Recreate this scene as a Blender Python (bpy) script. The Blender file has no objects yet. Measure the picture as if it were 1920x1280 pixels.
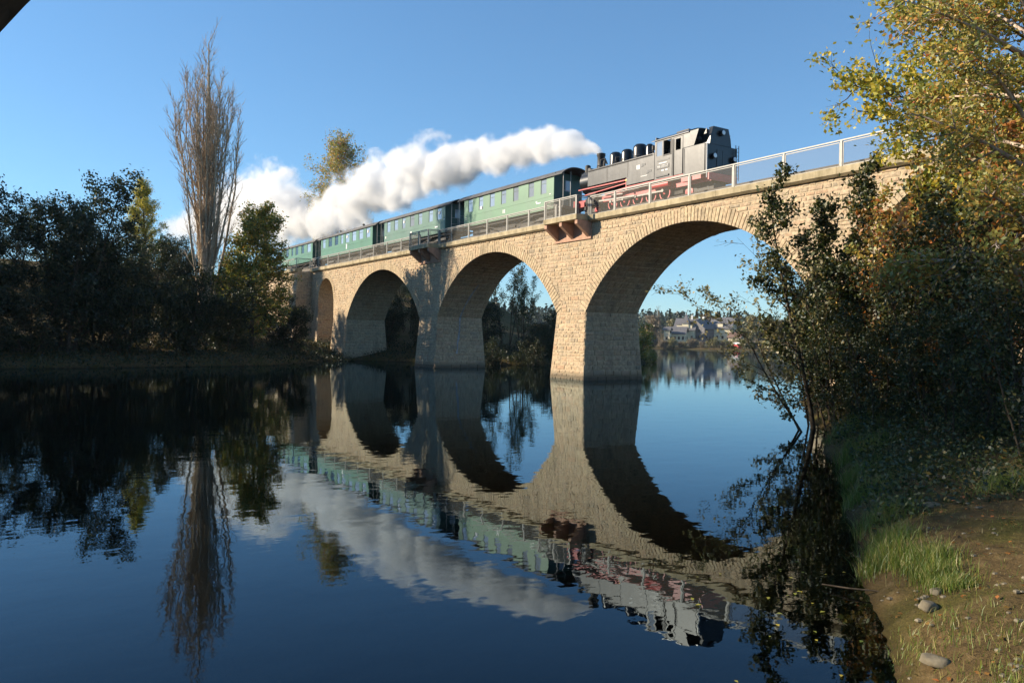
import bpy, math, random
import numpy as np
from mathutils import Matrix, Vector

R = math.radians
SC = bpy.context.scene
COL = SC.collection

# ------------------------------------------------------------------ camera
PHI, ROLL = R(33.3), R(1.0)
CAM = Vector((0.0, -29.7, 2.28))
FWD = Vector((-math.cos(PHI), math.sin(PHI), 0)); RGT = Vector((math.sin(PHI), math.cos(PHI), 0)); UP = Vector((0, 0, 1))
cd = bpy.data.cameras.new('camera'); cam = bpy.data.objects.new('camera', cd); COL.objects.link(cam)
cd.sensor_width = 36; cd.lens = 28.0; cd.shift_y = -0.001; cd.clip_start = 0.05; cd.clip_end = 6000
cr = RGT * math.cos(ROLL) + UP * math.sin(ROLL); cu = UP * math.cos(ROLL) - RGT * math.sin(ROLL)
cam.matrix_world = Matrix(((cr.x, cu.x, -FWD.x, CAM.x), (cr.y, cu.y, -FWD.y, CAM.y), (cr.z, cu.z, -FWD.z, CAM.z), (0, 0, 0, 1)))
SC.camera = cam

# ------------------------------------------------------------------ sky and sun
SUN_EL, SUN_AZ = R(22), math.atan2(-0.65, -0.76)      # azimuth clockwise from +Y
world = bpy.data.worlds.new('World'); SC.world = world; world.use_nodes = True
wn = world.node_tree
sky = wn.nodes.new('ShaderNodeTexSky'); sky.sky_type = 'NISHITA'; sky.sun_disc = False
sky.sun_elevation = SUN_EL; sky.sun_rotation = SUN_AZ
sky.altitude = 300; sky.air_density = 1.0; sky.dust_density = 0.1; sky.ozone_density = 2.5
tint = wn.nodes.new('ShaderNodeMix'); tint.data_type = 'RGBA'; tint.blend_type = 'MULTIPLY'; tint.inputs[0].default_value = 1.0
tint.inputs[7].default_value = (0.64, 0.95, 1.18, 1)
gam = wn.nodes.new('ShaderNodeGamma'); gam.inputs[1].default_value = 0.8
wn.links.new(sky.outputs[0], gam.inputs[0]); wn.links.new(gam.outputs[0], tint.inputs[6]); wn.links.new(tint.outputs[2], wn.nodes['Background'].inputs[0])
wn.nodes['Background'].inputs[1].default_value = 0.114
sl = bpy.data.lights.new('sun', 'SUN'); sl.energy = 5.0; sl.angle = R(0.55); sl.color = (1.0, 0.86, 0.67)
sun = bpy.data.objects.new('sun', sl); COL.objects.link(sun)
sdir = Vector((math.sin(SUN_AZ) * math.cos(SUN_EL), math.cos(SUN_AZ) * math.cos(SUN_EL), math.sin(SUN_EL)))
sun.rotation_euler = sdir.to_track_quat('Z', 'Y').to_euler(); sun.location = sdir * 80
SC.view_settings.view_transform = 'Standard'; SC.view_settings.look = 'None'
SC.view_settings.exposure = 0.9; SC.view_settings.gamma = 1.0
SC.render.engine = 'CYCLES'
cy = SC.cycles
cy.max_bounces = 8; cy.diffuse_bounces = 3; cy.glossy_bounces = 4; cy.transmission_bounces = 4; cy.transparent_max_bounces = 12
cy.volume_bounces = 5; cy.use_denoising = True; cy.use_adaptive_sampling = True; cy.adaptive_threshold = 0.015
cy.caustics_reflective = False; cy.caustics_refractive = False
cy.sample_clamp_indirect = 6.0

# ------------------------------------------------------------------ helpers
def tag(o, label=None, cat=None, group=None, kind=None):
    if label: o['label'] = label
    if cat: o['category'] = cat
    if group: o['group'] = group
    if kind: o['kind'] = kind
    return o

def link(name, me, parent=None):
    o = bpy.data.objects.new(name, me); COL.objects.link(o)
    if parent is not None: adopt(o, parent)
    return o

def origin_of(o):
    v = Vector((0, 0, 0))
    while o is not None:
        v += o.location; o = o.parent
    return v

BASE = {}
def adopt(o, parent):
    o.parent = parent
    o.matrix_parent_inverse = Matrix.Translation(-BASE.get(parent.name, Vector((0, 0, 0))))

def empty(name, loc, label, cat, group=None, kind=None):
    o = bpy.data.objects.new(name, None); o.empty_display_size = 0.2
    COL.objects.link(o); o.location = loc; BASE[o.name] = Vector(loc)
    return tag(o, label, cat, group, kind)

def arr_mesh(name, V, Q, mat=None, smooth=False):
    """V (N,3), Q (M,k) index array -> mesh"""
    me = bpy.data.meshes.new(name)
    V = np.ascontiguousarray(V, dtype=np.float32); Q = np.ascontiguousarray(Q, dtype=np.int32)
    k = Q.shape[1]
    me.vertices.add(len(V)); me.vertices.foreach_set('co', V.ravel())
    me.loops.add(Q.size); me.loops.foreach_set('vertex_index', Q.ravel())
    me.polygons.add(len(Q)); me.polygons.foreach_set('loop_start', np.arange(0, Q.size, k, dtype=np.int32))
    me.update(calc_edges=True)
    if smooth: me.polygons.foreach_set('use_smooth', np.ones(len(Q), dtype=bool))
    if mat: me.materials.append(mat)
    return me

class MB:
    def __init__(s): s.v = []; s.f = []
    def add(s, vs, fs):
        n = len(s.v); s.v += [tuple(v) for v in vs]; s.f += [tuple(i + n for i in f) for f in fs]; return s
    def box(s, a, b):
        x0, y0, z0 = a; x1, y1, z1 = b
        return s.add([(x0, y0, z0), (x1, y0, z0), (x1, y1, z0), (x0, y1, z0), (x0, y0, z1), (x1, y0, z1), (x1, y1, z1), (x0, y1, z1)],
                     [(0, 3, 2, 1), (4, 5, 6, 7), (0, 1, 5, 4), (1, 2, 6, 5), (2, 3, 7, 6), (3, 0, 4, 7)])
    def bar(s, p, q, w, h=None):
        """box of section w (sideways) x h along p->q"""
        p = Vector(p); q = Vector(q); d = (q - p).normalized(); h = h or w
        u = d.cross(UP)
        if u.length < 1e-4: u = Vector((1, 0, 0))
        u.normalize(); n = u.cross(d)
        vs = [e + u * (i * w / 2) + n * (j * h / 2) for e in (p, q) for i, j in ((-1, -1), (1, -1), (1, 1), (-1, 1))]
        return s.add(vs, [(0, 1, 2, 3), (7, 6, 5, 4), (0, 4, 5, 1), (1, 5, 6, 2), (2, 6, 7, 3), (3, 7, 4, 0)])
    def prism(s, poly, axis, a, b):
        """2-D polygon extruded along axis ('x','y','z') from a to b"""
        def P(u, w, t): return {'x': (t, u, w), 'y': (u, t, w), 'z': (u, w, t)}[axis]
        n = len(poly); vs = [P(u, w, a) for u, w in poly] + [P(u, w, b) for u, w in poly]
        return s.add(vs, [tuple(range(n - 1, -1, -1)), tuple(range(n, 2 * n))] + [(i, (i + 1) % n, n + (i + 1) % n, n + i) for i in range(n)])
    def tube(s, pts, rad, n=8, cap=True):
        pts = [Vector(p) for p in pts]; m = len(pts)
        if not hasattr(rad, '__len__'): rad = [rad] * m
        vs = []; u = None
        for i, p in enumerate(pts):
            d = (pts[min(i + 1, m - 1)] - pts[max(i - 1, 0)]).normalized()
            if u is None:
                u = d.cross(UP)
                if u.length < 1e-3: u = Vector((1, 0, 0))
            u = (u - d * u.dot(d)).normalized(); w = d.cross(u)
            for k in range(n):
                a = 2 * math.pi * k / n
                vs.append(p + (u * math.cos(a) + w * math.sin(a)) * rad[i])
        fs = [(i * n + k, i * n + (k + 1) % n, (i + 1) * n + (k + 1) % n, (i + 1) * n + k) for i in range(m - 1) for k in range(n)]
        if cap: fs += [tuple(range(n - 1, -1, -1)), tuple(range((m - 1) * n, m * n))]
        return s.add(vs, fs)
    def lathe(s, c, prof, n=16, axis='z'):
        """prof: list of (radius, height) about an axis through c"""
        vs = []
        for r, h in prof:
            for k in range(n):
                a = 2 * math.pi * k / n; x, y = r * math.cos(a), r * math.sin(a)
                vs.append({'z': (c[0] + x, c[1] + y, c[2] + h), 'x': (c[0] + h, c[1] + x, c[2] + y), 'y': (c[0] + x, c[1] + h, c[2] + y)}[axis])
        m = len(prof)
        fs = [(i * n + k, i * n + (k + 1) % n, (i + 1) * n + (k + 1) % n, (i + 1) * n + k) for i in range(m - 1) for k in range(n)]
        fs += [tuple(range(n - 1, -1, -1)), tuple(range((m - 1) * n, m * n))]
        return s.add(vs, fs)
    def mesh(s, name, mat, smooth=False):
        me = bpy.data.meshes.new(name); me.from_pydata(s.v, [], s.f); me.update()
        import bmesh
        bm = bmesh.new(); bm.from_mesh(me); bmesh.ops.recalc_face_normals(bm, faces=bm.faces); bm.to_mesh(me); bm.free()
        if smooth:
            me.polygons.foreach_set('use_smooth', np.ones(len(me.polygons), dtype=bool))
            try: me.set_sharp_from_angle(angle=R(40))
            except Exception: pass
        me.materials.append(mat); return me
    def build(s, name, mat, parent=None, smooth=False, bevel=0):
        o = link(name, s.mesh(name, mat, smooth), parent)
        if bevel:
            b = o.modifiers.new('bevel', 'BEVEL'); b.width = bevel; b.segments = 2; b.limit_method = 'ANGLE'
        BASE[o.name] = Vector((0, 0, 0))
        return o

def letters(body, size, mat, name, parent, pos, xdir, ydir, depth=0.01):
    """flat lettering as a mesh; xdir/ydir world directions of the writing"""
    cu_ = bpy.data.curves.new(name, 'FONT'); cu_.body = body; cu_.size = size; cu_.extrude = depth; cu_.align_x = 'CENTER'; cu_.align_y = 'CENTER'
    t = bpy.data.objects.new('tmp_text', cu_); COL.objects.link(t)
    dg = bpy.context.evaluated_depsgraph_get(); me = bpy.data.meshes.new_from_object(t.evaluated_get(dg))
    bpy.data.objects.remove(t)
    x = Vector(xdir).normalized(); y = Vector(ydir).normalized(); z = x.cross(y)
    me.transform(Matrix(((x.x, y.x, z.x, pos[0]), (x.y, y.y, z.y, pos[1]), (x.z, y.z, z.z, pos[2]), (0, 0, 0, 1))))
    me.materials.clear(); me.materials.append(mat)
    return link(name, me, parent)

# ------------------------------------------------------------------ materials
def nodes(name):
    m = bpy.data.materials.new(name); m.use_nodes = True; nt = m.node_tree
    return m, nt, nt.nodes, nt.links, nt.nodes['Principled BSDF']

def ramp(nd, stops):
    cr_ = nd.new('ShaderNodeValToRGB'); e = cr_.color_ramp.elements
    while len(e) > 1: e.remove(e[0])
    e[0].position = stops[0][0]; e[0].color = (*stops[0][1], 1)
    for p, c in stops[1:]:
        x = e.new(p); x.color = (*c, 1)
    return cr_

def noise(nd, lk, scale, detail=4, rough=0.55, coord='Object', stretch=None):
    tc = nd.new('ShaderNodeTexCoord'); n = nd.new('ShaderNodeTexNoise'); n.inputs['Scale'].default_value = scale
    n.inputs['Detail'].default_value = detail; n.inputs['Roughness'].default_value = rough
    if stretch:
        mp = nd.new('ShaderNodeMapping'); mp.inputs['Scale'].default_value = stretch
        lk.new(tc.outputs[coord], mp.inputs[0]); lk.new(mp.outputs[0], n.inputs['Vector'])
    else: lk.new(tc.outputs[coord], n.inputs['Vector'])
    return n

def mix(nd, lk, a, b, f, mode='MIX'):
    m = nd.new('ShaderNodeMix'); m.data_type = 'RGBA'; m.blend_type = mode
    for sock, v in ((m.inputs[6], a), (m.inputs[7], b), (m.inputs[0], f)):
        if isinstance(v, (int, float)): sock.default_value = v
        elif isinstance(v, tuple): sock.default_value = (*v, 1)
        else: lk.new(v, sock)
    return m.outputs[2]

def bump(nd, lk, h, bsdf, strength, dist=0.02):
    b = nd.new('ShaderNodeBump'); b.inputs['Strength'].default_value = strength; b.inputs['Distance'].default_value = dist
    lk.new(h, b.inputs['Height']); lk.new(b.outputs[0], bsdf.inputs['Normal'])

def paint(name, col, rough=0.5, var=0.25, scale=3.0, metal=0.0, bmp=0.0, spec=0.5, dirt=None, coat=0.0):
    m, nt, nd, lk, bs = nodes(name)
    n = noise(nd, lk, scale, 5)
    dk = tuple(c * (1 - var) for c in col); lt = tuple(min(1, c * (1 + var)) for c in col)
    r = ramp(nd, [(0.3, dk), (0.7, lt)]); lk.new(n.outputs[0], r.inputs[0]); c = r.outputs[0]
    if dirt:
        n2 = noise(nd, lk, scale * 0.6, 6, 0.65, stretch=(1.5, 1.5, 0.25)); r2 = ramp(nd, [(0.48, (0, 0, 0)), (0.75, (1, 1, 1))]); lk.new(n2.outputs[0], r2.inputs[0])
        c = mix(nd, lk, c, dirt, r2.outputs[0])
    lk.new(c, bs.inputs['Base Color']); bs.inputs['Roughness'].default_value = rough; bs.inputs['Metallic'].default_value = metal
    bs.inputs['Specular IOR Level'].default_value = spec; bs.inputs['Coat Weight'].default_value = coat
    if bmp: bump(nd, lk, n.outputs[0], bs, bmp)
    return m

def island_random(nd, lk):
    g = nd.new('ShaderNodeNewGeometry'); oi = nd.new('ShaderNodeObjectInfo')
    a = nd.new('ShaderNodeMath'); a.operation = 'ADD'; lk.new(g.outputs['Random Per Island'], a.inputs[0]); lk.new(oi.outputs['Random'], a.inputs[1])
    f = nd.new('ShaderNodeMath'); f.operation = 'FRACT'; lk.new(a.outputs[0], f.inputs[0])
    return f.outputs[0]

def stone_mat(name, stops, rough=0.9, stain=(0.13, 0.11, 0.08)):
    m, nt, nd, lk, bs = nodes(name)
    r = ramp(nd, stops); r.color_ramp.interpolation = 'CONSTANT' if False else 'LINEAR'
    lk.new(island_random(nd, lk), r.inputs[0])
    n = noise(nd, lk, 6.0, 8, 0.65); g = ramp(nd, [(0.3, (0.55, 0.55, 0.55)), (0.7, (1.2, 1.17, 1.12))]); lk.new(n.outputs[0], g.inputs[0])
    c = mix(nd, lk, r.outputs[0], g.outputs[0], 1.0, 'MULTIPLY')
    n2 = noise(nd, lk, 0.55, 6, 0.7, stretch=(1.6, 1.6, 0.5)); g2 = ramp(nd, [(0.53, (0, 0, 0)), (0.74, (0.6, 0.6, 0.6))]); lk.new(n2.outputs[0], g2.inputs[0])
    c = mix(nd, lk, c, stain, g2.outputs[0])
    gp = nd.new('ShaderNodeNewGeometry'); sz = nd.new('ShaderNodeSeparateXYZ'); lk.new(gp.outputs['Position'], sz.inputs[0])
    wv = nd.new('ShaderNodeMath'); wv.operation = 'MULTIPLY_ADD'; lk.new(n.outputs[0], wv.inputs[0]); wv.inputs[1].default_value = -0.5; lk.new(sz.outputs['Z'], wv.inputs[2])
    dm = nd.new('ShaderNodeMapRange'); dm.inputs[1].default_value = 0.25; dm.inputs[2].default_value = -0.1; dm.inputs[4].default_value = 0.75; lk.new(wv.outputs[0], dm.inputs[0])
    c = mix(nd, lk, c, (0.07, 0.062, 0.045), dm.outputs[0])
    lk.new(c, bs.inputs['Base Color']); bs.inputs['Roughness'].default_value = rough; bs.inputs['Specular IOR Level'].default_value = 0.2
    n3 = noise(nd, lk, 14.0, 6, 0.7); bump(nd, lk, n3.outputs[0], bs, 0.8, 0.03)
    return m

def leaf_mat(name, stops, trans=0.35):
    m, nt, nd, lk, bs = nodes(name)
    nt.nodes.remove(bs)
    g = nd.new('ShaderNodeNewGeometry')
    r = ramp(nd, stops); lk.new(g.outputs['Random Per Island'], r.inputs[0])
    d = nd.new('ShaderNodeBsdfDiffuse'); t = nd.new('ShaderNodeBsdfTranslucent'); ms = nd.new('ShaderNodeMixShader')
    gl = nd.new('ShaderNodeBsdfGlossy'); gl.inputs['Roughness'].default_value = 0.5; gl.inputs['Color'].default_value = (1, 1, 1, 1)
    m2 = nd.new('ShaderNodeMixShader'); m2.inputs[0].default_value = 0.04
    lk.new(r.outputs[0], d.inputs[0]); lk.new(r.outputs[0], t.inputs[0]); ms.inputs[0].default_value = trans
    lk.new(d.outputs[0], ms.inputs[1]); lk.new(t.outputs[0], ms.inputs[2]); lk.new(ms.outputs[0], m2.inputs[1]); lk.new(gl.outputs[0], m2.inputs[2])
    lk.new(m2.outputs[0], nt.nodes['Material Output'].inputs[0])
    return m

M = {}
M['stone'] = stone_mat('stone', [(0.0, (0.498, 0.367, 0.237)), (0.2, (0.538, 0.415, 0.278)), (0.38, (0.457, 0.359, 0.244)), (0.52, (0.546, 0.395, 0.270)), (0.64, (0.400, 0.332, 0.244)), (0.8, (0.522, 0.407, 0.278)), (1.0, (0.490, 0.340, 0.222))])
M['voussoir'] = stone_mat('voussoir_stone', [(0.0, (0.530, 0.423, 0.278)), (0.35, (0.563, 0.454, 0.304)), (0.6, (0.498, 0.399, 0.270)), (0.8, (0.546, 0.415, 0.278)), (1.0, (0.514, 0.407, 0.267))])
M['mortar'] = stone_mat('mortar', [(0.0, (0.522, 0.423, 0.289)), (1.0, (0.538, 0.438, 0.304))])
M['lime'] = paint('lime_deposit', (0.30, 0.31, 0.32), 0.9, 0.4, 4)
M['concrete'] = paint('coping_concrete', (0.40, 0.33, 0.21), 0.9, 0.25, 2.5, bmp=0.3, spec=0.2, dirt=(0.20, 0.165, 0.09))
M['sandstone'] = paint('red_sandstone', (0.44, 0.27, 0.19), 0.85, 0.15, 4, bmp=0.3, spec=0.2)
M['steel'] = paint('galvanised_steel', (0.27, 0.26, 0.235), 0.5, 0.15, 6, metal=0.1)
M['ballast'] = paint('ballast', (0.16, 0.14, 0.12), 1.0, 0.5, 20, bmp=1.0)
M['rail'] = paint('rusty_rail', (0.14, 0.09, 0.06), 0.6, 0.3, 8, metal=0.6)
# fine wire infill
m, nt, nd, lk, bs = nodes('wire_mesh'); M['mesh'] = m
tr = nd.new('ShaderNodeBsdfTransparent'); ms = nd.new('ShaderNodeMixShader'); ms.inputs[0].default_value = 0.22
bs.inputs['Base Color'].default_value = (0.17, 0.155, 0.12, 1); bs.inputs['Roughness'].default_value = 0.6
lk.new(tr.outputs[0], ms.inputs[1]); lk.new(bs.outputs[0], ms.inputs[2]); lk.new(ms.outputs[0], nd['Material Output'].inputs[0])

M['loco_black'] = paint('loco_black', (0.012, 0.013, 0.015), 0.28, 0.3, 5, spec=0.5, bmp=0.03)
M['loco_grey'] = paint('polished_black_sheet', (0.011, 0.012, 0.014), 0.36, 0.6, 1.8, spec=0.42, bmp=0.18, dirt=(0.07, 0.07, 0.07))  # grey streaks: soot, plus reflections in the polish painted into the colour
M['loco_red'] = paint('loco_red', (0.50, 0.035, 0.035), 0.4, 0.2, 5)
M['dark_iron'] = paint('dark_iron', (0.03, 0.027, 0.025), 0.6, 0.4, 8)
M['grime'] = paint('grimy_underframe', (0.055, 0.05, 0.045), 0.8, 0.4, 6)
M['brass'] = paint('brass', (0.6, 0.38, 0.08), 0.3, 0.1, 5, metal=0.8)
M['white'] = paint('white_paint', (0.75, 0.74, 0.70), 0.6, 0.05, 8)
M['coal'] = paint('coal', (0.015, 0.015, 0.016), 0.5, 0.5, 12, bmp=1.0)
M['green1'] = paint('carriage_green_pale', (0.078, 0.191, 0.101), 0.45, 0.10, 0.8, bmp=0.02, dirt=(0.101, 0.195, 0.125))
M['green2'] = paint('carriage_green_grey', (0.078, 0.160, 0.113), 0.4, 0.12, 0.8, bmp=0.02, dirt=(0.109, 0.172, 0.140))
M['green3'] = paint('carriage_green_deep', (0.058, 0.168, 0.098), 0.4, 0.12, 0.8, bmp=0.02, dirt=(0.070, 0.172, 0.117))
M['end_green'] = paint('carriage_end_green', (0.03, 0.085, 0.07), 0.5, 0.2, 2)
M['roof'] = paint('carriage_roof', (0.10, 0.10, 0.105), 0.7, 0.25, 2, dirt=(0.05, 0.05, 0.05))
M['pane'] = paint('window_pane', (0.26, 0.30, 0.36), 0.08, 0.15, 0.7, spec=0.9, coat=1.0)  # pale opaque colour stands in for the light in the glass
M['dark_pane'] = paint('dark_window_pane', (0.02, 0.022, 0.024), 0.06, 0.3, 2, spec=0.9)
M['trim'] = paint('window_trim', (0.06, 0.13, 0.08), 0.5, 0.1, 4)
M['bark'] = paint('bark', (0.085, 0.065, 0.045), 0.95, 0.45, 9, bmp=0.8, spec=0.1)
M['bark_grey'] = paint('poplar_bark', (0.42, 0.33, 0.23), 0.95, 0.3, 5, bmp=0.6, spec=0.1)
M['twig'] = paint('poplar_twig', (0.44, 0.33, 0.22), 0.95, 0.35, 0.7, spec=0.1)
M['bark_birch'] = paint('birch_bark', (0.42, 0.33, 0.26), 0.9, 0.4, 6, bmp=0.4, spec=0.1, dirt=(0.12, 0.07, 0.05))
G = lambda *s: list(s)
M['lf_dark'] = leaf_mat('leaf_green_shade_dark', [(0, (0.012, 0.022, 0.007)), (0.6, (0.025, 0.042, 0.010)), (0.9, (0.05, 0.062, 0.015)), (1, (0.11, 0.08, 0.015))])  # leaf colours lowered to deepen the shade on these trees
M['lf_round'] = leaf_mat('leaf_green_orange', [(0, (0.085, 0.133, 0.029)), (0.55, (0.205, 0.240, 0.043)), (0.85, (0.408, 0.336, 0.048)), (1, (0.620, 0.312, 0.048))])
M['lf_yellow'] = leaf_mat('leaf_yellow_green', [(0, (0.162, 0.212, 0.032)), (0.4, (0.357, 0.357, 0.048)), (0.75, (0.585, 0.470, 0.057)), (1, (0.620, 0.439, 0.048))], 0.4)
M['lf_birch'] = leaf_mat('leaf_birch', [(0, (0.165, 0.215, 0.050)), (0.4, (0.330, 0.330, 0.083)), (0.75, (0.528, 0.380, 0.083)), (0.93, (0.620, 0.330, 0.066)), (1, (0.594, 0.132, 0.050))], 0.4)
M['lf_alder'] = leaf_mat('leaf_alder', [(0, (0.016, 0.030, 0.008)), (0.5, (0.040, 0.060, 0.014)), (0.85, (0.10, 0.11, 0.025)), (1, (0.22, 0.15, 0.03))], 0.3)  # colours lowered so that shaded foliage comes out darker
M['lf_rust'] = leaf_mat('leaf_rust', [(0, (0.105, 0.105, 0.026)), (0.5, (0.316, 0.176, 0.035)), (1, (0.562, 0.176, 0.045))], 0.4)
M['lf_olive'] = leaf_mat('leaf_olive', [(0, (0.117, 0.130, 0.052)), (0.5, (0.221, 0.208, 0.078)), (1, (0.338, 0.260, 0.104))], 0.35)
M['lf_grey'] = leaf_mat('leaf_greybrown', [(0, (0.120, 0.102, 0.072)), (0.5, (0.216, 0.168, 0.108)), (1, (0.300, 0.228, 0.132))], 0.3)
M['lf_spruce'] = leaf_mat('leaf_spruce', [(0, (0.012, 0.026, 0.014)), (1, (0.035, 0.06, 0.03))], 0.1)
M['grass'] = leaf_mat('grass_blade', [(0, (0.07, 0.13, 0.012)), (0.55, (0.14, 0.21, 0.022)), (0.82, (0.26, 0.24, 0.05)), (1, (0.38, 0.30, 0.12))], 0.35)
M['rock'] = paint('bank_rock', (0.17, 0.145, 0.10), 0.9, 0.35, 7, bmp=0.6, spec=0.2)

# ground: soil, moss, thin grass; dark mud under water; deep bed blackened for absorbed light
m, nt, nd, lk, bs = nodes('ground'); M['ground'] = m
n1 = noise(nd, lk, 0.7, 8, 0.65); n2 = noise(nd, lk, 6.0, 8, 0.7); n3 = noise(nd, lk, 45, 4, 0.6)
soil = ramp(nd, [(0.25, (0.05, 0.034, 0.016)), (0.55, (0.12, 0.082, 0.036)), (0.8, (0.21, 0.155, 0.08))]); lk.new(n2.outputs[0], soil.inputs[0])
moss = ramp(nd, [(0.3, (0.035, 0.038, 0.010)), (0.7, (0.10, 0.09, 0.022))]); lk.new(n3.outputs[0], moss.inputs[0])
fm = ramp(nd, [(0.46, (0, 0, 0)), (0.62, (.85, .85, .85))]); lk.new(n1.outputs[0], fm.inputs[0])
c = mix(nd, lk, soil.outputs[0], moss.outputs[0], fm.outputs[0])
ge = nd.new('ShaderNodeNewGeometry'); sp = nd.new('ShaderNodeSeparateXYZ'); lk.new(ge.outputs['Position'], sp.inputs[0])
mr = nd.new('ShaderNodeMapRange'); mr.inputs[1].default_value = 0.12; mr.inputs[2].default_value = -0.05; lk.new(sp.outputs['Z'], mr.inputs[0])
c = mix(nd, lk, c, (0.030, 0.019, 0.009), mr.outputs[0])
mr2 = nd.new('ShaderNodeMapRange'); mr2.inputs[1].default_value = -0.5; mr2.inputs[2].default_value = -1.6; lk.new(sp.outputs['Z'], mr2.inputs[0])
c = mix(nd, lk, c, (0.006, 0.008, 0.007), mr2.outputs[0])
lk.new(c, bs.inputs['Base Color']); bs.inputs['Roughness'].default_value = 1.0; bs.inputs['Specular IOR Level'].default_value = 0.1
bump(nd, lk, n2.outputs[0], bs, 0.8, 0.10)

# water: clear dark lake, Fresnel mirror with fine ripples
m, nt, nd, lk, bs = nodes('lake_water'); M['water'] = m; nd.remove(bs)
gl = nd.new('ShaderNodeBsdfGlossy'); gl.inputs['Roughness'].default_value = 0.008; gl.inputs['Color'].default_value = (0.75, 0.90, 1.0, 1)
tr = nd.new('ShaderNodeBsdfTransparent'); tr.inputs[0].default_value = (0.42, 0.40, 0.30, 1)
fr = nd.new('ShaderNodeFresnel'); fr.inputs[0].default_value = 1.31
ms = nd.new('ShaderNodeMixShader'); lk.new(fr.outputs[0], ms.inputs[0]); lk.new(tr.outputs[0], ms.inputs[1]); lk.new(gl.outputs[0], ms.inputs[2])
lk.new(ms.outputs[0], nd['Material Output'].inputs[0])
w1 = noise(nd, lk, 1.0, 3, 0.5, stretch=(1.5, 1.0, 1.0)); w2 = noise(nd, lk, 5.5, 2, 0.5)
ad = nd.new('ShaderNodeMath'); ad.operation = 'MULTIPLY_ADD'; lk.new(w2.outputs[0], ad.inputs[0]); ad.inputs[1].default_value = 0.10; lk.new(w1.outputs[0], ad.inputs[2])
b = nd.new('ShaderNodeBump'); b.inputs['Strength'].default_value = 1.0; b.inputs['Distance'].default_value = 0.0036
lk.new(ad.outputs[0], b.inputs['Height'])
for s_ in (gl, fr): lk.new(b.outputs[0], s_.inputs['Normal'])

# ================================================================== VIADUCT
rng = random.Random(7)
W = 4.1; TOP = 9.43; COP = 9.75
BIG = [(-29.3, 7.97), (-48.1, 7.97), (-67.2, 8.05)]; SPR = 4.05; RISE = 4.45
SMALL = [(-81.2, 2.3, 6.2), (-16.3, 2.3, 6.2)]
XL, XR = -85.6, 6.0
ARCH = []
for c0, h in BIG:
    rad = (h * h + RISE * RISE) / (2 * RISE); ARCH.append((c0, h, SPR, rad, SPR + RISE - rad))
for c0, h, s_ in SMALL: ARCH.append((c0, h, s_, h, s_))
def yb(z): return -(SPR - z) * 0.07 if z < SPR else 0.0
def xb(z): return (SPR - z) * 0.06 if z < SPR else 0.0
viaduct = empty('stone_viaduct', (-50, 2, 0), 'long stone arch railway viaduct crossing the lake', 'bridge')

core = MB()
for c0, h, sp_, rad, zc in ARCH:
    n = 44 if h > 4 else 20; a0 = math.asin(min(1, h / rad))
    xs = [c0 + rad * math.sin(-a0 + 2 * a0 * i / n) for i in range(n + 1)]
    zs = [zc + math.sqrt(max(0, rad * rad - (x - c0) ** 2)) for x in xs]; zs[0] = zs[-1] = sp_
    vs = []
    for x, z in zip(xs, zs): vs += [(x, 0, z), (x, 0, TOP), (x, W, z), (x, W, TOP)]
    fs = []
    for i in range(n):
        a, b_ = 4 * i, 4 * i + 4
        fs += [(a, b_, b_ + 1, a + 1), (a + 2, a + 3, b_ + 3, b_ + 2), (a, a + 2, b_ + 2, b_), (a + 1, b_ + 1, b_ + 3, a + 3)]
    core.add(vs, fs)
edges = sorted([(c0 - h, c0 + h) for c0, h, *_ in ARCH])
piers = []
last = XL
for a, b_ in edges: piers.append((last, a)); last = b_
piers.append((last, XR))
for a, b_ in piers:
    core.box((a, 0, SPR), (b_, W, TOP))
    B_ = xb(-1.5); yy = yb(-1.5)
    core.add([(a - B_, yy, -1.5), (b_ + B_, yy, -1.5), (b_ + B_, W - yy, -1.5), (a - B_, W - yy, -1.5), (a, 0, SPR), (b_, 0, SPR), (b_, W, SPR), (a, W, SPR)],
             [(0, 3, 2, 1), (0, 1, 5, 4), (1, 2, 6, 5), (2, 3, 7, 6), (3, 0, 4, 7)])
# abutment tower that steps out of the wall
AB0, AB1, ABY = -104.0, -85.6, -1.6
core.add([(AB0, ABY - 0.7, -1), (AB1, ABY - 0.7, -1), (AB1, W, -1), (AB0, W, -1), (AB0, ABY, TOP), (AB1, ABY, TOP), (AB1, W, TOP), (AB0, W, TOP)],
         [(0, 3, 2, 1), (4, 5, 6, 7), (0, 1, 5, 4), (1, 2, 6, 5), (2, 3, 7, 6), (3, 0, 4, 7)])
core.build('masonry_core', M['mortar'], viaduct)

def stone_geo(P, u0, u1, v0, v1, gap=0.022, proud=(0.004, 0.030), jit=0.028, dome=.022):
    g = gap / 2
    j = lambda k=jit: rng.uniform(-k, k)
    cs = [(u0 + g + abs(j()), v0 + g + abs(j(.012))), (u1 - g - abs(j()), v0 + g + abs(j(.012))), (u1 - g - abs(j()), v1 - g - abs(j(.012))), (u0 + g + abs(j()), v1 - g - abs(j(.012)))]
    d = rng.uniform(*proud); i_ = 0.018
    cu_, cv_ = sum(c[0] for c in cs) / 4, sum(c[1] for c in cs) / 4
    vs = [P(u, v, -0.03) for u, v in cs]
    for u, v in cs:
        vs.append(P(u + math.copysign(i_, cu_ - u), v + math.copysign(i_, cv_ - v), d + rng.uniform(-.4, .4) * dome))
    vs.append(P(cu_ + j(.06), cv_ + j(.04), d + rng.uniform(0.0, dome)))
    fs = [(0, 1, 5, 4), (1, 2, 6, 5), (2, 3, 7, 6), (3, 0, 4, 7), (4, 5, 8), (5, 6, 8), (6, 7, 8), (7, 4, 8)]
    return vs, fs

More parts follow.
